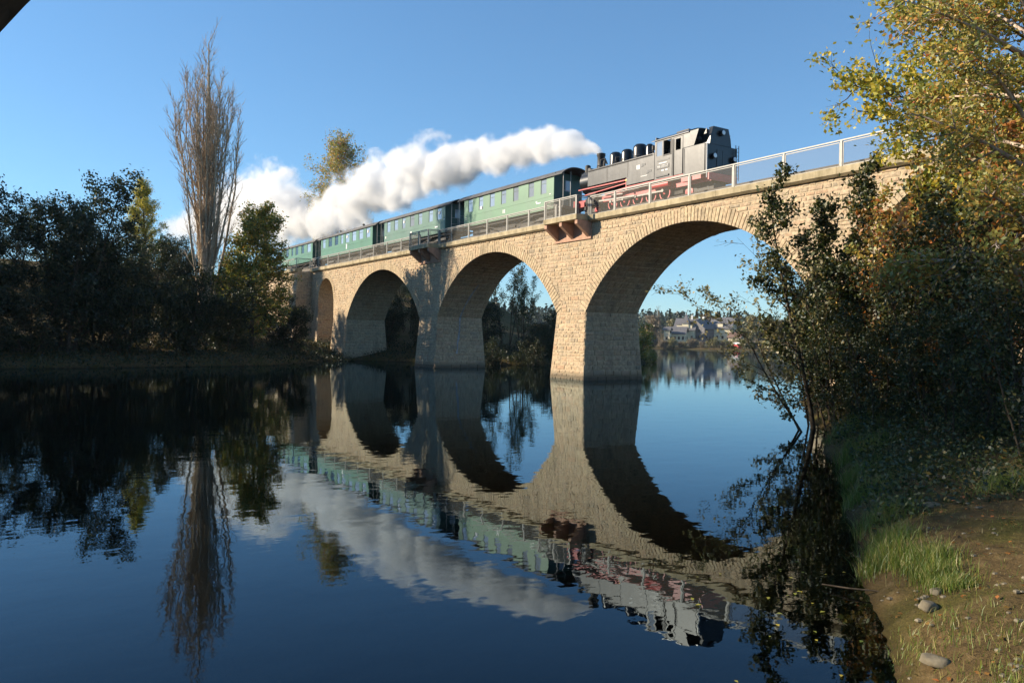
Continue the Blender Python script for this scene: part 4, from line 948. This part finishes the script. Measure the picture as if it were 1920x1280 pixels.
tree_mesh('under_rust', 'bark', 'lf_rust', seed=35, H=4.2, r0=.05, stems=6, spread=.18, start=.15, n1=30, reach=1.2, shape='vase', elev=35, n2=6, n3=3, leaves=5500, size=.095, cloud=.12)
tree_mesh('birch_near', 'bark_birch', 'lf_birch', seed=36, H=11.5, r0=.12, stems=1, start=.16, n1=46, reach=2.7, shape='column', elev=25, curve1=-.2, n2=9, n3=4, leaves=46000, size=.085, cloud=.14)
tree_mesh('maple_near', 'bark', 'lf_yellow', seed=37, H=10.8, r0=.16, start=.36, n1=36, reach=3.9, shape='round', elev=12, curve1=.25, n2=9, n3=4, leaves=34000, size=.13, cloud=.13, bias=(LEFT[0] * .5, LEFT[1] * .5))
tree_mesh('sapling', 'bark', 'lf_alder', seed=38, H=4.6, r0=.035, stems=1, start=.45, n1=12, reach=.8, shape='column', elev=45, n2=4, n3=2, leaves=900, size=.09, cloud=.07)
def rb(key, name, lat, D, label, cat='tree', group=None, rot=0., scale=1., sz=None):
    x, y = cw(lat, D); return plant(key, name, x, y, label, cat, group, rot, scale, sz=sz)
rb('alder_near', 'alder_tree', 8.7, 22.0, 'dark green young alder in front of the large arch, tallest on the water edge')
rb('alder_young', 'alder_sapling', 9.5, 21.5, 'slim yellowing sapling in front of the masonry right of the large arch')
rb('alder_young', 'alder_sapling', 11.0, 20.2, 'second yellowing sapling deeper in the thicket below the small arch', rot=2.5, scale=1.15)
rb('leaning', 'willow_shrub', 8.35, 21.2, 'sparse shrub leaning far out over the lake', 'shrub')
rb('maple_near', 'maple_tree', 12.2, 17.5, 'yellow maple reaching over the railing at the top right', rot=0)
rb('birch_near', 'birch_tree', 8.6, 13.2, 'small-leaved golden birch filling the right edge')
rb('birch_near', 'birch_tree', 12.4, 17.0, 'second birch further back between the maple and the right edge', rot=2.2, scale=.95)
US = [(9.2, 20.0, 'under_green', .85, 'at the foot of the tall alder'), (10.4, 22.5, 'under_rust', .9, 'right behind the tall alder'), (10.2, 19.3, 'under_rust', 1.05, 'below the slim yellowing sapling'), (11.6, 23.5, 'under_rust', .95, 'against the pier of the small arch'),
      (9.6, 17.2, 'under_green', .85, 'at the bend of the dark waterline'), (11.4, 20.5, 'under_rust', 1.05, 'below the small arch'), (11.0, 17.6, 'under_rust', 1.2, 'in the middle of the dark thicket'), (9.2, 14.4, 'under_green', .95, 'beneath the golden birch'),
      (12.8, 22.0, 'under_green', 1.15, 'deep in the thicket right of the small arch'), (10.3, 15.0, 'under_rust', 1.15, 'behind the golden birch trunk'), (7.8, 11.4, 'under_green', .62, 'low at the right edge above the path'), (12.5, 19, 'under_rust', 1.3, 'at the far right behind the birches'),
      (8.2, 17.6, 'under_green', .55, 'overhanging the dark waterline'), (7.6, 13.6, 'under_green', .5, 'low on the shaded bank near the path'), (8.4, 19.6, 'under_green', .6, 'by the foot of the leaning shrub'), (9.1, 22.8, 'under_green', .85, 'hiding the pier foot behind the leaning shrub')]
for i, (lat, D, key, s, w_) in enumerate(US):
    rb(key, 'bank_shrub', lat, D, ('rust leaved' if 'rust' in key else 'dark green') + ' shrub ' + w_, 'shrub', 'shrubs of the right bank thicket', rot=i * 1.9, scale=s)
SP = [(9.6, 18.4, 1.0), (10.2, 18.0, 1.1), (9.9, 19.6, .95), (10.8, 18.8, 1.15), (9.0, 16.2, .9), (10.6, 16.6, 1.1)]
for i, (lat, D, s) in enumerate(SP):
    rb('sapling', 'sapling', lat, D, 'thin bare-stemmed sapling among the dark stems of the thicket', 'sapling', 'thin saplings in the thicket', rot=i * 2.3, scale=s)

# undergrowth, grass, leaf litter, stones on the near bank
g = np.random.default_rng(77)
def on_bank(n, lat0, lat1, D0, D1, rmin, rmax):
    lat = g.uniform(lat0, lat1, n); D = g.uniform(D0, D1, n); x = lat * math.sin(PHI) - D * math.cos(PHI); y = lat * math.cos(PHI) + D * math.sin(PHI) - 29.7
    r = shore_d(x, y)[1]; k = (r > rmin) & (r < rmax); return x[k], y[k], height(x[k], y[k])
def blades(x, y, z, hmin, hmax, lean=.5, wd=.0028):
    n = len(x); h = g.uniform(hmin, hmax, n); a = g.uniform(0, 2 * np.pi, n); l = g.normal(0, lean, (n, 2)) * h[:, None]
    b0 = np.stack([x, y, z - .01], -1); side = np.stack([np.cos(a), np.sin(a), 0 * a], -1) * wd * (0.7 + h[:, None] * 2)
    mid = b0 + np.stack([l[:, 0] * .35, l[:, 1] * .35, h * .6], -1); tip = b0 + np.stack([l[:, 0], l[:, 1], h], -1)
    V = np.stack([b0 - side, b0 + side, mid + side * .7, mid - side * .7, tip + side * .08, tip - side * .08], 1).reshape(-1, 3)
    o = np.arange(n)[:, None] * 6; Q = np.concatenate([o + np.array([[0, 1, 2, 3]]), o + np.array([[3, 2, 4, 5]])], 1).reshape(-1, 4)
    return V, Q
Vs, Qs, off = [], [], 0
def put(V, Q):
    global off
    Vs.append(V); Qs.append(Q + off); off += len(V)
def tuft(lat, D, n, rad, hmin, hmax, lean=.35):
    cx, cy_ = cw(lat, D); x = cx + g.normal(0, rad, n); y = cy_ + g.normal(0, rad, n); r = shore_d(x, y)[1]; k = r > -.05; put(*blades(x[k], y[k], height(x[k], y[k]), hmin, hmax, lean))
for lat, D, n, rad, h0, h1 in [(3.68, 7.8, 1100, .13, .06, .22), (3.82, 7.3, 1500, .12, .05, .20), (3.98, 8.3, 800, .14, .06, .22), (3.66, 6.6, 1100, .10, .04, .15), (3.70, 6.9, 800, .10, .04, .15), (4.4, 9.5, 700, .2, .10, .28), (6.0, 9.6, 600, .2, .1, .25), (2.72, 4.2, 1500, .2, .03, .11), (3.0, 4.5, 1200, .25, .03, .10), (2.55, 3.75, 1500, .2, .03, .12), (3.3, 5.1, 500, .3, .03, .09), (3.05, 5.7, 500, .22, .03, .09), (4.6, 5.9, 400, .25, .03, .1), (4.9, 11.2, 900, .25, .1, .3), (5.5, 13.0, 900, .25, .1, .3), (6.6, 15, 900, .3, .1, .4), (7.8, 18, 900, .4, .1, .45)]:
    tuft(lat, D, n, rad, h0, h1)
x, y, z = on_bank(11000, 2, 9, 3, 12, .25, 6); put(*blades(x, y, z, .015, .06, .7))
tag(link('grass', arr_mesh('grass', np.concatenate(Vs), np.concatenate(Qs), M['grass'])), 'tufts of green and straw coloured grass along the near bank', 'grass', kind='stuff')
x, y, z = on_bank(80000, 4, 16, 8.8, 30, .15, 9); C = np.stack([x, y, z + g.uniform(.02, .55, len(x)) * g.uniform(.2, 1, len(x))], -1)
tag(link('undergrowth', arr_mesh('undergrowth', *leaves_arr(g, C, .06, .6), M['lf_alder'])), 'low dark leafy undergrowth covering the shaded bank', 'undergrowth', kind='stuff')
x, y, z = on_bank(2600, 1.5, 9, 3, 13, .02, 5); C = np.stack([x, y, z + .015], -1)
tag(link('leaf_litter', arr_mesh('leaf_litter', *leaves_arr(g, C, .042, 2.0), M['lf_rust'])), 'scattered fallen autumn leaves on the near bank', 'leaf litter', kind='stuff')
x, y, z = on_bank(2500, 1.5, 9, 4, 14, -1.6, -.12); C = np.stack([x, y, 0 * x + .008], -1)[:70]
tag(link('floating_leaves', arr_mesh('floating_leaves', *leaves_arr(g, C, .045, 9.0), M['lf_yellow'])), 'a few fallen leaves floating on the water near the bank', 'leaves', kind='stuff')
x, y, z = on_bank(900, 1.5, 8, 3, 12, -.25, 1.2); pb = MB()
for i in range(len(x)):
    s_ = g.uniform(.008, .035); pb.lathe((x[i], y[i], z[i]), [(s_ * .5, -s_ * .4), (s_ * g.uniform(.8, 1.2), 0), (s_ * .6, s_ * .4)], 5)
po = pb.build('pebbles', M['rock']); tag(po, 'small pebbles scattered along the muddy waterline', 'pebbles', kind='stuff')
def rock(lat, D, sx, sy, sz, rot, label, seed):
    import bmesh
    bm = bmesh.new(); bmesh.ops.create_icosphere(bm, subdivisions=3, radius=1.0); r_ = np.random.default_rng(seed); ph = r_.uniform(0, 6, 6)
    for v in bm.verts:
        c_ = v.co; k_ = 1 + .12 * math.sin(3 * c_.x + ph[0]) * math.sin(2.5 * c_.y + ph[1]) + .08 * math.sin(6 * c_.z + ph[2] + 3 * c_.x); v.co = Vector((c_.x * sx * k_, c_.y * sy * k_, max(-.4, min(.75, c_.z)) * sz * k_))
    me = bpy.data.meshes.new('rock'); bm.to_mesh(me); bm.free(); me.materials.append(M['rock']); me.polygons.foreach_set('use_smooth', np.ones(len(me.polygons), dtype=bool))
    o = link('bank_rock', me); x, y = cw(lat, D); o.location = (x, y, H1(x, y) + sz * .25); o.rotation_euler = (.1, .05, rot); tag(o, label, 'rock', 'rocks on the near bank')
rock(2.83, 5.25, .10, .055, .05, .4, 'flat pale stone lying alone on the sunny mud', 1)
rock(3.28, 6.2, .08, .06, .06, 1.2, 'rounded stone just below the grass tuft', 2)
rock(3.05, 6.6, .07, .05, .04, 2.2, 'small stone at the water edge below the tuft', 3)
rock(6.3, 10.6, .16, .10, .07, .2, 'pale stone on the shaded path', 4)
rock(5.0, 9.4, .12, .08, .05, .9, 'flat stone on the dim track above the tuft', 5)
rock(3.5, 6.5, .05, .05, .04, .5, 'smallest stone beside the rounded one', 6)
# driftwood twig and the limb that juts into the top left corner
x, y = cw(3.15, 7.35); tw_ = MB().tube([(x - .25, y - .05, .03), (x, y, .05), (x + .2, y + .12, .06), (x + .42, y + .15, .03)], [.006, .008, .006, .003], 6).build('driftwood', M['bark'])
tag(tw_, 'thin driftwood stick lying in the shallow water', 'driftwood')
lp = [(*cw(-4.6, -2.2), -.1), (*cw(-4.2, -.3), 1.4), (*cw(-3.5, 2.0), 2.35), (*cw(-2.97, 3), 2.98), (*cw(-2.47, 3), 3.42), (*cw(-2.13, 3), 3.74), (*cw(-1.87, 3), 4.04), (*cw(-1.25, 3.05), 4.75), (*cw(-.9, 3.2), 6.5)]
limb = MB().tube(lp, [.45, .38, .34, .31, .325, .292, .312, .28, .2], 11).build('leaning_trunk', M['bark'], smooth=False)
tag(limb, 'dark leaning trunk cutting across the top left corner', 'tree trunk')
# bench on the far lawn
bx, by = -75.0, -6.6; bz = H1(bx, by)
bn = empty('picnic_bench', (bx, by, bz), 'pale wooden bench on the dark lawn by the viaduct end', 'bench')
for k_ in range(3): MB().box((bx - .2 + k_ * .15, by - 1.0, bz + .42), (bx - .08 + k_ * .15, by + 1.0, bz + .46)).build('seat_slat', M['white'], bn)
for k_ in range(2): MB().box((bx - .26, by - 1.0, bz + .62 + k_ * .17), (bx - .22, by + 1.0, bz + .74 + k_ * .17)).build('back_slat', M['white'], bn)
for yy in (-.8, .8):
    MB().box((bx - .215, by + yy - .05, bz - .1), (bx - .12, by + yy + .05, bz + .415)).box((bx - .216, by + yy - .05, bz + .465), (bx - .17, by + yy + .05, bz + .95)).build('leg', M['concrete'], bn)
    MB().box((bx + .12, by + yy - .05, bz - .1), (bx + .2, by + yy + .05, bz + .415)).build('leg', M['concrete'], bn)

# ================================================================== FAR SHORE
M['render_y'] = paint('cream_render', (0.74, 0.64, 0.44), 0.9, 0.08, 1)
M['slate'] = paint('slate_roof', (0.13, 0.125, 0.13), 0.7, 0.2, 1.5)
M['brown_roof'] = paint('brown_roof', (0.18, 0.11, 0.08), 0.8, 0.2, 1.5)
def house(lat, D, w, d, hw_, hr, yaw, label, name='lake_house', wall='render_y', roof='slate', win=(4, 2), dormer=0, chimney=False, zoff=0.0, tower=None):
    """ridge along local x (w), depth d; yaw turns it about z from the picture plane"""
    x, y = cw(lat, D); z = H1(x, y) + 1.3 + zoff
    ax = Vector((RGT.x, RGT.y, 0)); ax.rotate(Matrix.Rotation(yaw, 3, 'Z')); ay = Vector((-ax.y, ax.x, 0))
    P = lambda u, v, h: Vector((x, y, z)) + ax * u + ay * v + UP * h
    t = empty(name, (x, y, z), label, 'house')
    def bx_(u0, u1, v0, v1, h0, h1):
        m_ = MB(); m_.add([P(u0, v0, h0), P(u1, v0, h0), P(u1, v1, h0), P(u0, v1, h0), P(u0, v0, h1), P(u1, v0, h1), P(u1, v1, h1), P(u0, v1, h1)], [(0, 3, 2, 1), (4, 5, 6, 7), (0, 1, 5, 4), (1, 2, 6, 5), (2, 3, 7, 6), (3, 0, 4, 7)]); return m_
    m_ = bx_(-w / 2, w / 2, -d / 2, d / 2, -2, hw_); n_ = len(m_.v)
    m_.add([P(-w / 2, -d / 2, hw_), P(-w / 2, d / 2, hw_), P(-w / 2, 0, hw_ + hr * .98), P(w / 2, -d / 2, hw_), P(w / 2, d / 2, hw_), P(w / 2, 0, hw_ + hr * .98)], [(0, 1, 2), (3, 5, 4)])
    m_.build('wall', M[wall], t)
    o_ = .5; k_ = hr / (d / 2); rfm = MB()
    for s_ in (-1, 1):
        e0, e1 = s_ * (d / 2 + o_), 0; h0 = hw_ - o_ * k_
        rfm.add([P(-w / 2 - o_, e0, h0), P(w / 2 + o_, e0, h0), P(w / 2 + o_, 0, hw_ + hr), P(-w / 2 - o_, 0, hw_ + hr), P(-w / 2 - o_, e0, h0 + .25), P(w / 2 + o_, e0, h0 + .25), P(w / 2 + o_, 0, hw_ + hr + .25), P(-w / 2 - o_, 0, hw_ + hr + .25)],
                [(0, 1, 2, 3), (4, 7, 6, 5), (0, 4, 5, 1), (1, 5, 6, 2), (2, 6, 7, 3), (3, 7, 4, 0)])
    rf_ = rfm.build('roof', M[roof], t)
    nx, nz_ = win
    for iz in range(nz_):
        for ix in range(nx):
            u = -w / 2 + w * (ix + .5) / nx; h = .9 + iz * 2.8
            if h + 1.4 > hw_: continue
            bx_(u - .45, u + .45, -d / 2 - .06, -d / 2 - .003, h, h + 1.3).build('window', M['dark_pane'], t)
    for s_ in (-1, 1):
        for iz in range(nz_ + 1):
            for v in (-d / 5, d / 5):
                h = .9 + iz * 2.8; uu = s_ * w / 2
                if h > hw_ + hr * .45: continue
                bx_(min(uu + s_ * .003, uu + s_ * .06), max(uu + s_ * .003, uu + s_ * .06), v - .45, v + .45, h, h + 1.3).build('window', M['dark_pane'], t)
    for i in range(dormer):
        u = -w / 2 + w * (i + .5) / dormer
        dd = bx_(u - 1.1, u + 1.1, -d / 2 + .2, -d / 6, hw_ + .3, hw_ + 1.9).build('dormer', M[wall], rf_)
        bx_(u - 1.3, u + 1.3, -d / 2 - .05, -d / 6 + .3, hw_ + 1.91, hw_ + 2.1).build('dormer_roof', M[roof], rf_)
    if chimney: bx_(w * .2, w * .2 + .8, -.5, .5, hw_ + hr - .6, hw_ + hr + 1.6).build('chimney', M['white'], rf_)
    if tower:
        u, v, r_, h1, h2 = tower
        bx_(u - r_, u + r_, v - r_, v + r_, -1, h1).build('turret', M[wall], t); m_ = MB(); q = r_ + .35
        m_.add([P(u - q, v - q, h1 + .01), P(u + q, v - q, h1 + .01), P(u + q, v + q, h1 + .01), P(u - q, v + q, h1 + .01), P(u, v, h2)], [(0, 3, 2, 1), (0, 1, 4), (1, 2, 4), (2, 3, 4), (3, 0, 4)]); m_.build('turret_roof', M[roof], t)
    return t
house(66.0, 338, 2.6, 2.6, 5.2, .9, -.5, 'small cream tower house left of the slate roofed villa', win=(1, 1))
house(70.5, 341, 8.5, 6, 3.6, 2.6, -.45, 'low cream wing with slate roof left of the villa', win=(5, 1))
house(76.0, 346, 9, 9, 5.0, 4.6, -.5, 'large slate roofed villa with pointed turret on the far shore', win=(4, 1), dormer=2, chimney=True, tower=(.5, -3.2, 1.4, 7.5, 12.0))
house(81.5, 344, 8, 9, 5.5, 3.6, .75, 'dark gabled wing on the shaded side of the villa', wall='slate', win=(3, 1), chimney=True)  # slate colour on these walls stands in for shade
house(91.5, 345, 9.5, 8.5, 5.6, 4.4, -.6, 'cream house with steep grey roof and a wide dormer on the far shore', win=(4, 1), dormer=1)
house(94.5, 336, 5, 4.5, 2.2, 1.8, -.6, 'low brown roofed annex in front of the steep roofed house', roof='brown_roof', win=(2, 1))
x, y = cw(77, 331); z = H1(x, y)
tw0 = Vector((x, y, z)); wl = MB().bar(tw0 - RGT * 5.8 + UP * .5, tw0 + RGT * 5.8 + UP * .5, .5, 1.6).build('garden_wall', M['render_y']); tag(wl, 'long pale garden wall below the villa', 'wall')
x, y = cw(87.5, 309); z = max(.1, H1(x, y)); bh = empty('boat_hut', (x, y, z), 'tiny red boat hut at the far waterline', 'hut')
MB().box((x - 1.4, y - 1.2, z - .3), (x + 1.4, y + 1.2, z + 1.5)).build('wall', M['loco_red'], bh); MB().prism([(y - 1.5, z + 1.51), (y + 1.5, z + 1.51), (y, z + 2.3)], 'x', x - 1.6, x + 1.6).build('roof', M['white'], bh)

def conifer_geo(seed, H, rad, n):
    g = np.random.default_rng(seed); t = g.uniform(.08, 1, n) ** .9; a = g.uniform(0, 2 * np.pi, n); lay = (t * 14) % 1
    r = rad * (1.02 - t) * np.sqrt(g.uniform(.15, 1, n)) * (1.15 - .45 * lay) ; C = np.stack([r * np.cos(a), r * np.sin(a), t * H - r * .25], -1)
    V, Q = leaves_arr(g, C, .75, -.1, .4); return V, Q
V, Q = tubes_arr([(np.array([[0, 0, -.5], [0, 0, 7.], [0, 0, 14.]]), .25, .03, 6)]); LV, LQ = conifer_geo(3, 14, 2.9, 2600)
GEO['spruce'] = (arr_mesh('spruce_wood', V, Q, M['bark'], True), arr_mesh('spruce_needles', LV, LQ, M['lf_spruce']))
far = dict(start=.1, n1=18, n2=4, n3=0, sides=5)
tree_mesh('far_olive', 'bark', 'lf_olive', seed=41, H=9, r0=.2, reach=3.4, leaves=2200, size=.62, cloud=.5, **far)
tree_mesh('far_grey', 'bark', 'lf_grey', seed=42, H=9.5, r0=.2, reach=3.2, leaves=1900, size=.6, cloud=.5, **far)
tree_mesh('far_bare', 'bark_grey', 'lf_grey', seed=43, H=15, r0=.22, reach=2.6, shape='column', elev=60, start=.12, n1=40, n2=6, n3=2, sides=5, leaves=900, size=.35, cloud=.4)
tree_mesh('far_bush', 'bark', 'lf_olive', seed=44, H=3.2, r0=.08, stems=4, spread=.4, reach=1.9, leaves=1300, size=.4, cloud=.35, start=.02, n1=18, n2=4, n3=0)
tree_mesh('far_bush_brown', 'bark', 'lf_grey', seed=45, H=2.8, r0=.08, stems=4, spread=.4, reach=1.9, leaves=1300, size=.38, cloud=.35, start=.02, n1=18, n2=4, n3=0)
for i, (lat, D, s, w_) in enumerate([(73.5, 372, 1.05, 'slim dark spruce left of the villa turret'), (79.0, 375, .95, 'dark spruce just left of the turret'), (86, 372, 1.05, 'low dark spruce behind the turret'), (88.8, 366, 1.05, 'broad dark spruce right of the villa chimney'), (93.5, 360, 1.0, 'dark spruce between villa and steep roofed house'), (90.6, 352, 1.0, 'slender dark spruce between the two houses'), (104, 380, 1.0, 'dark spruce behind the steep roofed house'), (66, 385, .85, 'dark spruce above the small tower house')]):
    x, y = cw(lat, D); plant('spruce', 'spruce_tree', x, y, w_, group='spruces behind the far houses', rot=i, scale=s)
x, y = cw(61.5, 334); plant('far_bare', 'poplar_tree', x, y, 'tall bare pinkish tree left of the far houses', scale=1.0)
fr = random.Random(9); nl = 0
for i in range(34):
    lat = 30 + i * 3.9 + fr.uniform(-1.5, 1.5); D = fr.uniform(345, 385) if 64 < lat < 98 else fr.uniform(318, 372)
    if 63 < lat < 98 and D < 352: D += 20
    x, y = cw(lat, D); key = fr.choice(('far_olive', 'far_grey', 'far_grey')); plant(key, 'far_tree', x, y, ('olive green' if key == 'far_olive' else 'grey brown') + ' autumn tree in the belt of trees around the far houses', group='autumn trees on the far shore, ' + ('olive' if key == 'far_olive' else 'brown'), rot=fr.uniform(0, 6), scale=fr.uniform(.75, 1.2))
for i in range(44):
    lat = 52 + i * 2.1 + fr.uniform(-.8, .8); x, y = cw(lat, 311 + fr.uniform(-1.5, 7) + 6 * math.sin(lat / 23.)); key = fr.choice(('far_bush', 'far_bush_brown'))
    if H1(x, y) < .05: continue
    plant(key, 'shore_bush', x, y, ('olive' if key == 'far_bush' else 'brown') + ' bush in the belt along the far waterline', 'bush', 'bushes on the far waterline, ' + ('olive' if key == 'far_bush' else 'brown'), rot=fr.uniform(0, 6), scale=fr.uniform(.7, 1.15))
# wooded ridge
g = np.random.default_rng(91); n = 2600; lat = g.uniform(-120, 420, n); D = g.uniform(420, 980, n)
x = lat * math.sin(PHI) - D * math.cos(PHI); y = lat * math.cos(PHI) + D * math.sin(PHI) - 29.7; z = height(x, y); Cs = []
for k_ in range(30):
    t = g.uniform(0, 1, n); a = g.uniform(0, 2 * np.pi, n); r = 4.2 * (1.05 - t) * np.sqrt(g.uniform(0, 1, n)); Cs.append(np.stack([x + r * np.cos(a), y + r * np.sin(a), z + 1 + t * (10 + 4 * np.sin(lat * 7))], -1))
tag(link('far_forest', arr_mesh('far_forest', *leaves_arr(g, np.concatenate(Cs), 2.3, .2), M['lf_spruce'])), 'hazy wooded ridge closing the view beyond the far shore', 'forest', kind='stuff')

# ================================================================== AIR
hz = MB().box((-1900, -140, -5), (420, 1500, 75)).build('haze', M['white']); hm = bpy.data.materials.new('haze'); hm.use_nodes = True
hm.node_tree.nodes.remove(hm.node_tree.nodes['Principled BSDF']); pv = hm.node_tree.nodes.new('ShaderNodeVolumePrincipled')
pv.inputs['Color'].default_value = (0.80, 0.90, 1.0, 1); pv.inputs['Density'].default_value = 0.00011; pv.inputs['Anisotropy'].default_value = 0.0
hm.node_tree.links.new(pv.outputs[0], hm.node_tree.nodes['Material Output'].inputs['Volume']); hz.data.materials.clear(); hz.data.materials.append(hm); hm.cycles.homogeneous_volume = True
tag(hz, 'thin blue haze over the lake', 'haze', kind='stuff')
